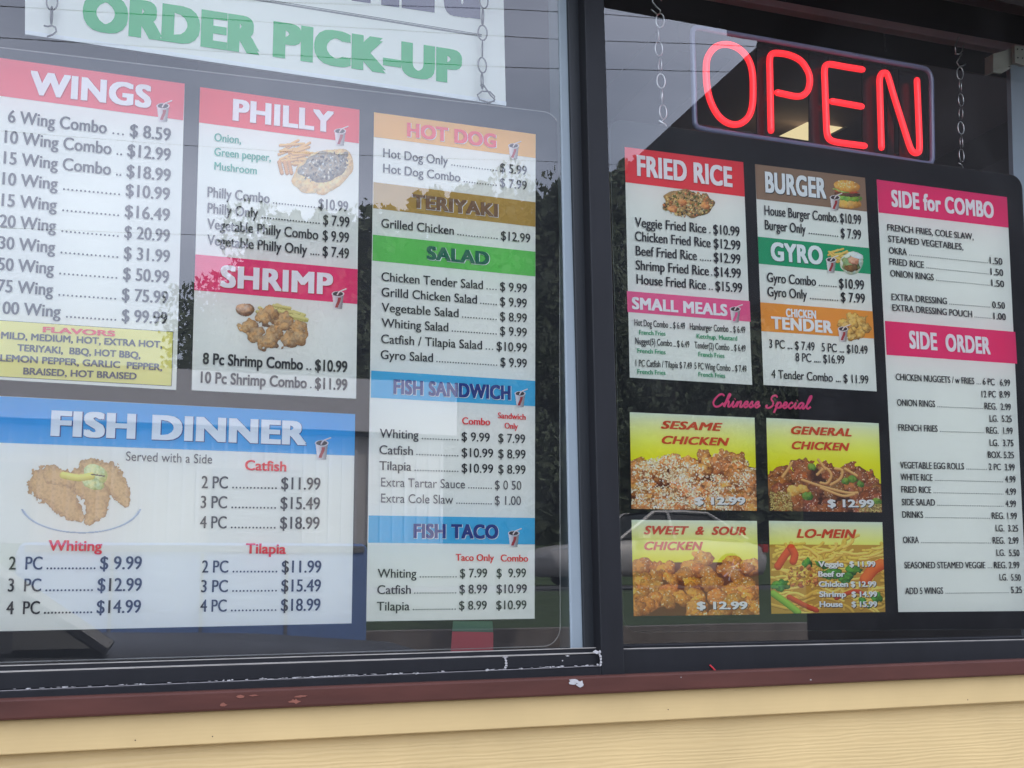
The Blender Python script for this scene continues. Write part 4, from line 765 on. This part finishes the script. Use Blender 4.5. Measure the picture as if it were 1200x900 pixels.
# ================================================================== INTERIOR
inter = MB(); YB = 7.5
ROOMW = mat('interior_wall', (.045, .038, .036), rough=.8, noise=.2, scale=2); CEI = mat('interior_ceiling', (.22, .165, .165), rough=.8, noise=.25, scale=1.2)
FLO = mat('interior_floor', (.10, .08, .07), rough=.5, noise=.2, scale=4)
structure(MB().box(-4, 16, .13, YB, -.05, .03).build('floor', FLO)); structure(MB().box(-4, 16, .13, YB, 3.10, 3.3).build('ceiling', CEI))
structure(MB().box(-4, 16, YB, YB+.1, 0, 3.3).build('back_wall', ROOMW)); structure(MB().box(-4.1, -4, .0, YB, 0, 3.3).build('side_wall', ROOMW)); structure(MB().box(16, 16.1, .0, YB, 0, .9).box(16, 16.1, .0, YB, 2.7, 3.3).box(16, 16.1, .0, 1.2, .9, 2.7).box(16, 16.1, 6.6, YB, .9, 2.7).build('side_wall', ROOMW))  # opening in the unseen right wall added so daylight reaches the ceiling
structure(MB().box(-4, XL, .0, .13, 0, 3.3).build('front_wall', UPW)); structure(MB().box(XR, 16, .0, .13, 0, 3.3).build('front_wall', UPW))
DBM = mat('dark_ceiling_beam', (.06, .045, .05), rough=.7, noise=.2, scale=5); HB = mat('header_black', (.006, .006, .009), rough=.6, noise=.2, scale=8); MAU = mat('mauve_header_trim', (.45, .31, .30), rough=.6, noise=.25, scale=7)
YH = .30
hz1 = line_z([(905, 0), (1080, 30), (1190, 52)], YH); hz2 = line_z([(900, 7), (1080, 39.5), (1170, 58)], YH)
hd = thing('window_header_box', (1.5, YH, 2.6), 'black header box with a mauve lower trim inside above the neon open sign', 'valance')
xh0 = P(690, 0, YH)[0]
beam('header_face', lambda x: hz1(x)+.34, lambda x: hz1(x)+.0006, YH+.004, YH+.2, HB, hd, x0=xh0, x1=XR+.4, bev=0); beam('lower_trim', hz1, hz2, YH, YH+.03, MAU, hd, x0=xh0, x1=XR+.4, bev=.001)
BRN = mat('brown_panel', (.055, .025, .018), rough=.6, noise=.2); 
for i, (x0, dx) in enumerate([(.2, .8), (1.6, .8), (3.0, .8), (5.8, .8)]):
    tag(MB().prism([(x0, .6, 2.98), (x0+.16, .6, 2.98), (x0+.16+dx, YB, 2.98), (x0+dx, YB, 2.98)], [(x0, .6, 3.10), (x0+.16, .6, 3.10), (x0+.16+dx, YB, 3.10), (x0+dx, YB, 3.10)]).build('ceiling_beam', DBM),
        ['dark ceiling beam farthest left behind the panes', 'dark ceiling beam behind the mullion', 'dark ceiling beam behind the neon open sign', 'dark ceiling beam right of the neon open sign'][i], 'beam', 'dark ceiling beams inside')
CREAM = mat('cream_light_cover', (.72, .62, .42), rough=.5, noise=.12, scale=30, emit=(1, .80, .45), es=.32); CREAM2 = mat('cream_light_edge', (.62, .53, .38), rough=.5)
def slabpix(name, pts, Y0, dy, m, parent): o = MB().slab([P(a, b, Y0) for a, b in pts], Y0, Y0+dy).build(name, m); o.parent = parent; o.matrix_parent_inverse = Matrix.Translation(parent.location).inverted(); return o
lf = thing('ceiling_light', P(960, 150, 1.2), 'long cream lit light housing seen slanting through the neon open sign', 'light fixture')
slabpix('light_cover', [(890, 173), (950, 167), (972, 157), (1016, 135), (1016, 122.5), (992, 137.5), (972, 133.5), (948, 142), (905, 163.5)], 1.2, .05, CREAM, lf); slabpix('upper_cover', [(985, 131), (996, 135), (1016, 124), (1016, 108.5), (1000, 118)], 1.3, .05, CREAM, lf); slabpix('lower_edge', [(890, 176), (950, 170), (1016, 138), (1016, 135.3), (972, 157.3), (950, 167.3)], 1.19, .05, CREAM2, lf)
lf = thing('wall_light', P(652, 527, 3.), 'small gold lit bar light glowing between the left poster and pale strip', 'light fixture')
GOLD = mat('gold_light', (.8, .5, .18), rough=.3, emit=(1, .62, .2), es=.55)
slabpix('upper_bar', [(645, 528), (672, 525.5), (672, 521.5), (645, 524)], 3., .1, GOLD, lf); slabpix('lower_bar', [(645, 532), (672, 530), (672, 526.5), (645, 529)], 3.02, .1, GOLD, lf)
slabpix('shelf_edge', [(645, 541.5), (672, 540), (672, 537), (645, 538.5)], 3.04, .1, MAU, lf)
CLM = mat('pale_column_paint', (.40, .45, .52), rough=.6, noise=.06, scale=6)
colm = thing('interior_column', P(1195, 400, .2), 'pale grey interior column at the right end of the open sign', 'column')
slabpix('column_shaft', [(1203, 760), (1230, 760), (1222, 40), (1184, 72)], .2, .015, CLM, colm)
br = thing('metal_bracket', P(1180, 70, .16), 'cream metal bracket with screw holes at the top right of the window', 'bracket')
BRM = mat('cream_metal', (.42, .40, .34), rough=.45, noise=.12, scale=30)
slabpix('face_plate', [(1189.5, 73.5), (1200.5, 77), (1199.5, 54.5), (1189, 53.5)], .12, .01, BRM, br); slabpix('arm', [(1164, 84), (1172, 81.5), (1189, 74.5), (1189, 55), (1178, 59), (1164, 63)], .14, .03, BRM, br); slabpix('foot_plate', [(1163.5, 84.5), (1174, 86), (1186, 79), (1175, 77)], .13, .006, BRM, br)
for x, y in [(1192.5, 57.5), (1198, 58), (1193, 67.5), (1198.5, 68)]: slabpix('screw', [(x-.7, y+.7), (x+.7, y+.7), (x+.7, y-.7), (x-.7, y-.7)], .1185, .001, HB, br)
rg = thing('red_green_box', P(555, 765, .05), 'small red box with a green lid standing inside below the fish taco panel', 'box')
slabpix('box_body', [(528, 768), (578, 768), (578, 741), (530, 740)], .0142, .0004, mat('red_card', (.35, .03, .045), rough=.6, noise=.15), rg); slabpix('box_lid', [(530, 739.8), (578, 740.8), (577, 728), (531, 728)], .0142, .0004, mat('green_card', (.03, .10, .06), rough=.6, noise=.15), rg)

# ================================================================== OUTSIDE, SEEN IN THE GLASS
ASPH = mat('asphalt', (.11, .108, .105), rough=.9, noise=.25, scale=3); GRS = mat('grass', (.045, .075, .025), rough=.95, noise=.35, scale=2.5); RWM = mat('retaining_wall_concrete', (.22, .19, .17), rough=.9, noise=.5, scale=2.5, stretch=(2, 1, .6))
structure(MB().box(-90, 160, -11, 0.12, -.2, 0).build('parking_lot', ASPH))
structure(MB().box(-30, 5.45, -2.4, -.036, .0, .12).build('bounce_paving', mat('bounce_concrete', (.42, .40, .36), rough=.9, noise=.15, scale=3)))  # unseen pale paving added to bounce light up onto wall and menus
DW = 10.0; zw = R(700, 735, DW)[2]
def terrain(name, prof, m):
    mb = MB(); xs = np.linspace(-120, 220, 35)
    for (d0, z0), (d1, z1) in zip(prof[:-1], prof[1:]):
        for a, b in zip(xs[:-1], xs[1:]): mb.quad((a, -d0, z0), (a, -d1, z1), (b, -d1, z1), (b, -d0, z0))
    return structure(mb.build(name, m))
tag(MB().box(-60, 120, -DW-.25, -DW, 0, zw).build('retaining_wall', RWM), 'low stained concrete retaining wall below the grass bank across the lot', 'wall')
zr = 1.6-14*22/1486.
terrain('grass_bank', [(DW+.25, zw-.02), (16.5, zr-.08), (17.5, zr-.03)], GRS); terrain('road', [(17.5, zr-.06), (27, zr-.02)], mat('road_asphalt', (.07, .07, .072), rough=.85, noise=.2, scale=2))
terrain('far_ground', [(27, zr), (36, 2.6), (60, 3.2), (200, 6), (900, 10)], GRS)
# warehouse across the road
DB = 38.; bl = R(-260, 447, DB)[0]; brx = R(520, 447, DB)[0]; zt = R(430, 447, DB)[2]; zm = R(430, 512, DB)[2]; zb2 = 2.4
WHM = mat('warehouse_tan_panels', (.50, .47, .46), rough=.7, noise=.05, scale=1.5); WHF = mat('warehouse_fascia', (.56, .54, .56), rough=.6, noise=.05); WHD = mat('warehouse_line', (.12, .13, .17), rough=.6)
wh = thing('warehouse', ((bl+brx)/2, -DB, zb2), 'long pale grey warehouse across the road mirrored in the left pane', 'building')
MB().box(bl, brx, -DB-12, -DB, zb2, zm).build('wall', WHM, wh); MB().box(bl-.3, brx+.3, -DB-12.3, -DB+.5, zm+.12, zt).build('roof_fascia', WHF, wh); MB().box(bl-.1, brx+.1, -DB-12, -DB+.25, zm, zm+.12).build('gutter', WHD, wh)
rib = MB()
for x in np.arange(bl+.2, brx, .42): rib.box(x, x+.1, -DB-.0, -DB+.07, zb2+.3, zm-.02)
o = rib.build('wall_ribs', WHF, wh); o['kind'] = 'stuff'
for x in np.arange(bl+4, brx-3, 8.): MB().box(x, x+2.8, -DB, -DB+.12, zb2, zb2+2.6).build('loading_door', mat('door_grey', (.33, .34, .38), rough=.6, noise=.1), wh)
# trees
LEAFM = mat('tree_leaves', (.085, .105, .06), rough=.8, noise=.4, scale=.6); BARK = mat('bark', (.07, .055, .04), rough=.9, noise=.3)
def crown_mesh(seed, n=7000):
    r = np.random.RandomState(seed); V = []; cl = r.randn(26, 3)*[.42, .42, .34]; cl[:, 2] *= 1.0
    for i in range(n):
        c = cl[r.randint(26)]; d = r.randn(3); d /= np.linalg.norm(d); p_ = c+d*.30*r.rand()**.33
        a = r.randn(3); a /= np.linalg.norm(a); b = np.cross(a, r.randn(3)); b /= np.linalg.norm(b)+1e-9; s_ = .02+.022*r.rand()
        V += [p_-a*s_, p_+b*s_*.6, p_+a*s_, p_-b*s_*.6]
    V = np.array(V); V /= np.abs(V).max(0)
    me = bpy.data.meshes.new('crown'); me.from_pydata([tuple(v) for v in V], [], [(4*i, 4*i+1, 4*i+2, 4*i+3) for i in range(n)]); me.materials.append(LEAFM); return me
CRM = [crown_mesh(3), crown_mesh(8), crown_mesh(15)]
def tree(px, ptop, D, wd, label, k, zg=2.6):
    top = R(px, ptop, D); h_ = top[2]-zg; t = thing('broadleaf_tree', (top[0], -D, zg), label, 'tree', 'trees beyond the road')
    trk = MB(); trk.tube([(top[0], -D, zg), (top[0]+.1, -D, zg+h_*.35), (top[0]-.1, -D, zg+h_*.75)], [.035*h_, .025*h_, .008*h_], 8)
    for a in range(5): b = a*1.256; trk.tube([(top[0], -D, zg+h_*.3), (top[0]+wd*.3*math.cos(b), -D+wd*.3*math.sin(b), zg+h_*.62)], [.014*h_, .004*h_], 5)
    trk.build('trunk', BARK, t)
    c = bpy.data.objects.new('crown', CRM[k % 3]); COL.objects.link(c); c.parent = t; c.location = (0, 0, h_*.56); c.scale = (wd*.72, wd*.72, h_*.44); c.rotation_euler = (0, 0, k*1.3)
TL = [(240, 428, 62, 4), (280, 330, 56, 4.6), (312, 262, 54, 7), (352, 240, 52, 7), (396, 232, 53, 7), (440, 222, 52, 7.5), (486, 226, 54, 7), (530, 205, 52, 8), (578, 212, 54, 7), (618, 196, 50, 7), (655, 188, 46, 6.5), (700, 200, 50, 8), (745, 204, 50, 8), (800, 205, 52, 9), (860, 160, 50, 9), (925, 170, 52, 10), (1000, 150, 50, 10), (1085, 160, 52, 11), (1180, 150, 50, 12)]
LB = ['lowest tree at the left end of the mirrored tree line', 'second tree of the line rising behind the warehouse', 'third tree mirrored over the shrimp picture', 'tree mirrored over the shrimp header cup', 'tree mirrored between the philly and hot dog panels', 'tree mirrored over the start of the teriyaki header',
      'tree mirrored over the middle of the teriyaki header', 'tall tree mirrored over the right part of the teriyaki header', 'tree mirrored over the right price column of the left poster', 'leafy tree mirrored at the right edge of the left poster', 'nearest leafy tree mirrored beside the pale strip', 'tree mirrored behind the mullion',
      'tree mirrored over the fried rice header', 'tree mirrored over the fried rice prices', 'tree mirrored over the burger header', 'tree mirrored over the burger picture', 'tree mirrored left of the side combo header', 'tree mirrored over the side combo header', 'rightmost tree of the mirrored tree line']
for i, (a, b, c, d) in enumerate(TL): tree(a, b, c, d, LB[i], i)
for i in range(11):     # denser second row filling the gaps below
    px_ = 330+i*85; tree(px_, 300, 44, 7.5, 'low broadleaf tree filling the gap below the %s crown' % ['first', 'second', 'third', 'fourth', 'fifth', 'sixth', 'seventh', 'eighth', 'ninth', 'tenth', 'last'][i], i+1, zg=2.2)
hedge = MB(); NH = 60000
_hx = [222, 262, 300, 335, 400, 520, 655, 760, 900, 1200, 1500]; _hy = [440, 350, 290, 262, 246, 232, 214, 206, 200, 190, 180]
px_ = rng.uniform(215, 1500, NH); dep = 43+rng.rand(NH)*2.5; tp = np.interp(px_, _hx, _hy)+6*np.sin(px_*.11)+9*np.sin(px_*.031+1)+5*np.sin(px_*.23)
yy = tp+(700-tp)*rng.rand(NH)**1.1; dd = (px_-600)[:, None]*rgt-(yy-450)[:, None]*upv+FOC*fwd; tt = (dep+DIST)/dd[:, 1]
cc = np.stack([dd[:, 0]*tt, -dep, EYE+dd[:, 2]*tt], 1); aa = rng.randn(NH, 3); aa /= np.linalg.norm(aa, axis=1)[:, None]; bb = np.cross(aa, rng.randn(NH, 3)); bb /= np.linalg.norm(bb, axis=1)[:, None]
s_ = (rng.uniform(.12, .32, NH)*(1+.9*np.clip((yy-tp)/200, 0, 1)))[:, None]; vv = np.stack([cc-aa*s_, cc+bb*s_*.7, cc+aa*s_, cc-bb*s_*.7], 1).reshape(-1, 3)
hedge.v = vv.tolist(); hedge.f = [(4*i, 4*i+1, 4*i+2, 4*i+3) for i in range(NH)]; hedge.m = [0]*NH
o = hedge.build('undergrowth', LEAFM); o['kind'] = 'stuff'; tag(o, 'dark leafy undergrowth below the mirrored trees', 'undergrowth')
# power lines
WIR = mat('power_wire', (.012, .012, .015), rough=.6)
WL = ['highest power wire crossing the sky reflection', 'second power wire crossing over the order pick-up letters', 'third power wire under the order pick-up letters', 'fourth power wire across the top of the menu headers', 'lowest power wire across the wing prices']
for i, pts in enumerate([[(-400, -22), (0, -8), (590, 11), (820, 25), (1300, 60)], [(-400, -14), (100, 13), (590, 43), (850, 53), (1300, 72)], [(-400, 20), (0, 44), (300, 63), (592, 78.5), (840, 84), (1300, 96)], [(-400, 120), (0, 153), (230, 171), (437, 182), (655, 190), (1300, 215)], [(-400, 250), (0, 267), (230, 275), (437, 281), (1300, 300)]]):
    D = 26.; W3 = [R(a, b, D) for a, b in curve(pts, 5)]
    tag(MB().tube(W3, [.010, .010, .010, .007, .007][i], n=5).build('power_line', WIR), WL[i], 'wire', 'power lines mirrored in the glass')
# porch: eave with gutter, and the dark gable wing on the right
PCH = mat('dark_porch_boards', (.020, .015, .014), rough=.75, noise=.2, scale=6)
por = thing('porch_roof', (1, -.4, 3.0), 'dark porch roof overhanging above the windows', 'roof')
ze = R(709, 2, .34)[2]; MB().box(-5, 8, -.34, -.001, ze, ze+.12).build('soffit', PCH, por); MB().box(-5, 8, -.39, -.341, ze+.01, ze+.2).build('fascia', PCH, por)
MB().box(-5, 16.5, -.40, YB+.4, 3.31+max(0, ze+.2-3.31), 3.5+max(0, ze+.2-3.31)).build('roof_deck', PCH, por)
X0 = 5.5
def W(px, py):
    # outside point on the plane x = X0 that mirrors at the pixel
    d = (px-600)*rgt-(py-450)*upv+FOC*fwd; t = X0/d[0]; yv = d[1]*t-DIST; return (yv, EYE+d[2]*t)
G = [W(887, 55), W(735, 193)]; g0 = G[0]; g1 = G[1]; zlow2 = W(930, 340)[1]
gab = thing('porch_gable', (X0, -2., 0), 'dark gable end of the porch sloping down to the right of the windows', 'porch')
top = [(.0, ze+.6), (g0[0]*.6, ze+.5), W(852, 24), W(852, 42), W(887, 47) if False else W(880, 46), g0, g1, (g1[0], zlow2), (W(930, 300)[0], zlow2), (W(930, 300)[0], 0), (0, 0)]
d0 = W(1215, 0)[0]
top = [(d0, W(1215, -70)[1]), (W(852, -70)[0], W(852, -70)[1]), W(852, 24), W(852, 42), W(887, 47), g0, g1, (g1[0], zlow2), (W(930, 300)[0], zlow2), (W(930, 300)[0], 0), (d0, 0)]
mb = MB(); mb.prism([(X0, -d, z) for d, z in top], [(X0+.15, -d, z) for d, z in top]); mb.build('gable_wall', PCH, gab)
MB().box(X0+.151, X0+2, -W(930, 300)[0]+.1, -d0-.1, 0, ze-.3).build('lean_to', PCH, gab)

# cars
def car(name, loc, rz, body, label, L_=4.7, Wd=1.82, H_=1.46, belt=.93, hood=.78, hlen=1.35, group='cars mirrored in the glass', suv=False):
    t = thing(name, (0, 0, 0), label, 'car', group)
    pm = mat(name+'_paint_%s' % label[:6], body, rough=.4, spec=.4, metal=.1); gm = mat('car_glass', (.012, .014, .016), rough=.3, spec=.4); tm = mat('tyre', (.02, .02, .02), rough=.8); rm = mat('alloy_rim', (.45, .45, .47), rough=.3, metal=.8)
    hl = mat('headlight_lens', (.6, .6, .62), rough=.1, spec=.8); rl = mat('tail_lens', (.45, .02, .02), rough=.2)
    hL = L_/2
    xs = [-hL, -hL+.06, -hL+.3, -hL+.9, -hL+hlen+.1, -.2, .8, hL-.5, hL-.12, hL]
    zs_ = [.72, hood-.1, hood, hood+.05, belt, belt+.01, belt+.02, belt+.02 if suv else belt-.04, belt-.12, .72]; zb_ = [.4, .24, .2, .2, .2, .2, .2, .2, .24, .4]; ws = [.66, .8, .92, .98, 1, 1, 1, .97, .86, .72]
    rings = []
    for x, zt_, z0, w_ in zip(xs, zs_, zb_, ws):
        h2 = Wd/2*w_; rings.append([(x, -h2*.86, z0), (x, -h2, z0+.12), (x, -h2*1.0, (z0+zt_)/2+.04), (x, -h2*.95, zt_-.06), (x, -h2*.8, zt_), (x, 0, zt_+.025), (x, h2*.8, zt_), (x, h2*.95, zt_-.06), (x, h2*1.0, (z0+zt_)/2+.04), (x, h2, z0+.12), (x, h2*.86, z0)])
    mb = MB(); n = 11; vs = [p for r_ in rings for p in r_]; fs = [(i*n+j, i*n+(j+1) % n, (i+1)*n+(j+1) % n, (i+1)*n+j) for i in range(len(rings)-1) for j in range(n)]
    fs += [tuple(range(n-1, -1, -1)), tuple((len(rings)-1)*n+j for j in range(n))]; mb.add(vs, fs); P_ = []
    P_.append(mb.build('body', pm, smooth=True))
    a0, a1, a2, a3 = -hL+hlen, -hL+hlen+.8, (hL-.55 if suv else hL-1.35), (hL-.2 if suv else hL-.55)
    def cab(sx, mz, m_, nm, inset):
        b = belt; h2 = Wd/2*.93-inset; r2 = Wd/2*.70-inset
        q = [(a0+sx, b), (a1+sx*.4, H_-mz), ((a1+a2)/2, H_+.02-mz), (a2-sx*.4, H_-mz), (a3-sx, b)]
        w2 = [h2, r2, r2, r2, h2]; mb = MB()
        for s_ in (-1, 1): mb.add([(x, s_*w_, z) for (x, z), w_ in zip(q, w2)], [(0, 1, 2, 3, 4) if s_ < 0 else (4, 3, 2, 1, 0)])
        for i in range(4): (x0, z0), (x1, z1) = q[i], q[i+1]; mb.add([(x0, -w2[i], z0), (x0, w2[i], z0), (x1, w2[i+1], z1), (x1, -w2[i+1], z1)], [(0, 1, 2, 3)])
        return mb.build(nm, m_)
    P_.append(cab(.0, .03, gm, 'windows', .012))
    rf = MB()
    for s_ in (-1, 1):
        rf.tube([(a0, s_*Wd/2*.92, belt), (a1, s_*Wd/2*.71, H_-.01), ((a1+a2)/2, s_*Wd/2*.71, H_+.01), (a2, s_*Wd/2*.71, H_-.01), (a3, s_*Wd/2*.92, belt)], .035, 6)
        rf.tube([(.15, s_*Wd/2*.93, belt), (.1, s_*Wd/2*.71, H_)], .035, 6)
    rf.add([(a1, -Wd/2*.7, H_+.005), (a1, Wd/2*.7, H_+.005), (a2, Wd/2*.7, H_+.005), (a2, -Wd/2*.7, H_+.005), ((a1+a2)/2, -Wd/2*.66, H_+.05), ((a1+a2)/2, Wd/2*.66, H_+.05)], [(0, 1, 5, 4), (4, 5, 2, 3), (0, 4, 3), (1, 2, 5)])
    P_.append(rf.build('roof', pm))
    for x in (-hL+.92, hL-1.0):
        for s_ in (-1, 1):
            wv_ = MB().tube([(x, s_*(Wd/2-.20), .33), (x, s_*(Wd/2+.012), .33)], .33, 20).build('wheel', tm); P_.append(wv_)
            r_ = MB(); r_.tube([(x, s_*(Wd/2+.012), .33), (x, s_*(Wd/2+.02), .33)], .07, 10)
            for k in range(10): a = k*math.pi/5; r_.tube([(x, s_*(Wd/2+.018), .33), (x+.22*math.cos(a), s_*(Wd/2+.018), .33+.22*math.sin(a))], [.03, .02], 4)
            ro = r_.build('rim', rm); ro.parent = wv_
    for s_ in (-1, 1):
        P_.append(MB().prism([(-hL+.04, s_*.50, .60), (-hL+.32, s_*.86, .62), (-hL+.30, s_*.84, .62), (-hL+.06, s_*.5, .6)], [(-hL+.03, s_*.50, .71), (-hL+.36, s_*.885, .76), (-hL+.33, s_*.84, .77), (-hL+.08, s_*.5, .72)]).build('headlight', hl))
        P_.append(MB().box(hL-.16, hL-.05, min(s_*.55, s_*.8), max(s_*.55, s_*.8), .68, .84).build('tail_light', rl))
        P_.append(MB().box(a0+.35, a0+.5, min(s_*Wd/2*.97, s_*(Wd/2+.16)), max(s_*Wd/2*.97, s_*(Wd/2+.16)), belt+.0, belt+.13).build('mirror', pm))
        P_.append(MB().tube([(a0+1.3, s_*(Wd/2+.012), belt-.12), (a0+1.5, s_*(Wd/2+.012), belt-.12)], .014, 6).build('door_handle', pm))
    for o in P_: o.parent = t
    t.location = loc; t.rotation_euler = (0, 0, rz); return t
c = R(632, 690, 20.5)
car('parked_car', (c[0]+2.35, -20.5, zr), 0, (.42, .40, .38), 'silver sedan on the far road mirrored right of the left poster')
c = R(620, 760, 4.9)
car('parked_car', (-.3, -3.8, 0), math.pi, (.09, .095, .11), 'dark parked suv with its hood mirrored under the left poster', H_=1.9, belt=1.34, hood=1.27, suv=True, Wd=1.9, hlen=1.65)
tx0 = R(22, 640, 7.6)[0]; tx1 = R(432, 640, 7.6)[0]; tz = R(200, 636, 7.6)[2]
TB = mat('trailer_blue_paint', (.20, .31, .60), rough=.45, spec=.4, noise=.06, scale=1.5); TG = mat('trailer_trim', (.30, .31, .33), rough=.4, metal=.5)
tr = thing('tint_trailer', ((tx0+tx1)/2, -8.6, 0), 'made-up pale blue box trailer tinting the reflection over the lower half of the fish dinner panel', 'trailer')  # invented trailer, its flat blue side shaped to tint the reflection
bevel(MB().box(tx0, tx1, -9.7, -7.6, .5, tz).build('trailer_body', TB, tr), .05, 3)
for z_ in (.52, tz-.07): MB().box(tx0+.04, tx1-.04, -7.6, -7.585, z_, z_+.05).build('trim_rail', TG, tr)
for k in range(1, 4): x_ = tx0+(tx1-tx0)*k/4; MB().box(x_-.012, x_+.012, -7.6, -7.59, .58, tz-.08).build('panel_seam', TG, tr)
for y_ in (-7.75, -9.55):
    wv_ = MB().tube([((tx0+tx1)/2, y_-.1, .33), ((tx0+tx1)/2, y_+.1, .33)], .33, 20).build('wheel', mat('tyre', (.02, .02, .02)), tr)
MB().box(tx0-.8, tx0, -8.7, -8.6, .42, .5).build('hitch', TG, tr)
for x_ in (tx0+.12, tx1-.12): MB().box(x_-.06, x_+.06, -7.585, -7.57, .72, .80).build('side_marker', mat('tail_lens', (.45, .02, .02)), tr)
bpy.data.objects.remove(_go)
for m in bpy.data.materials: pass
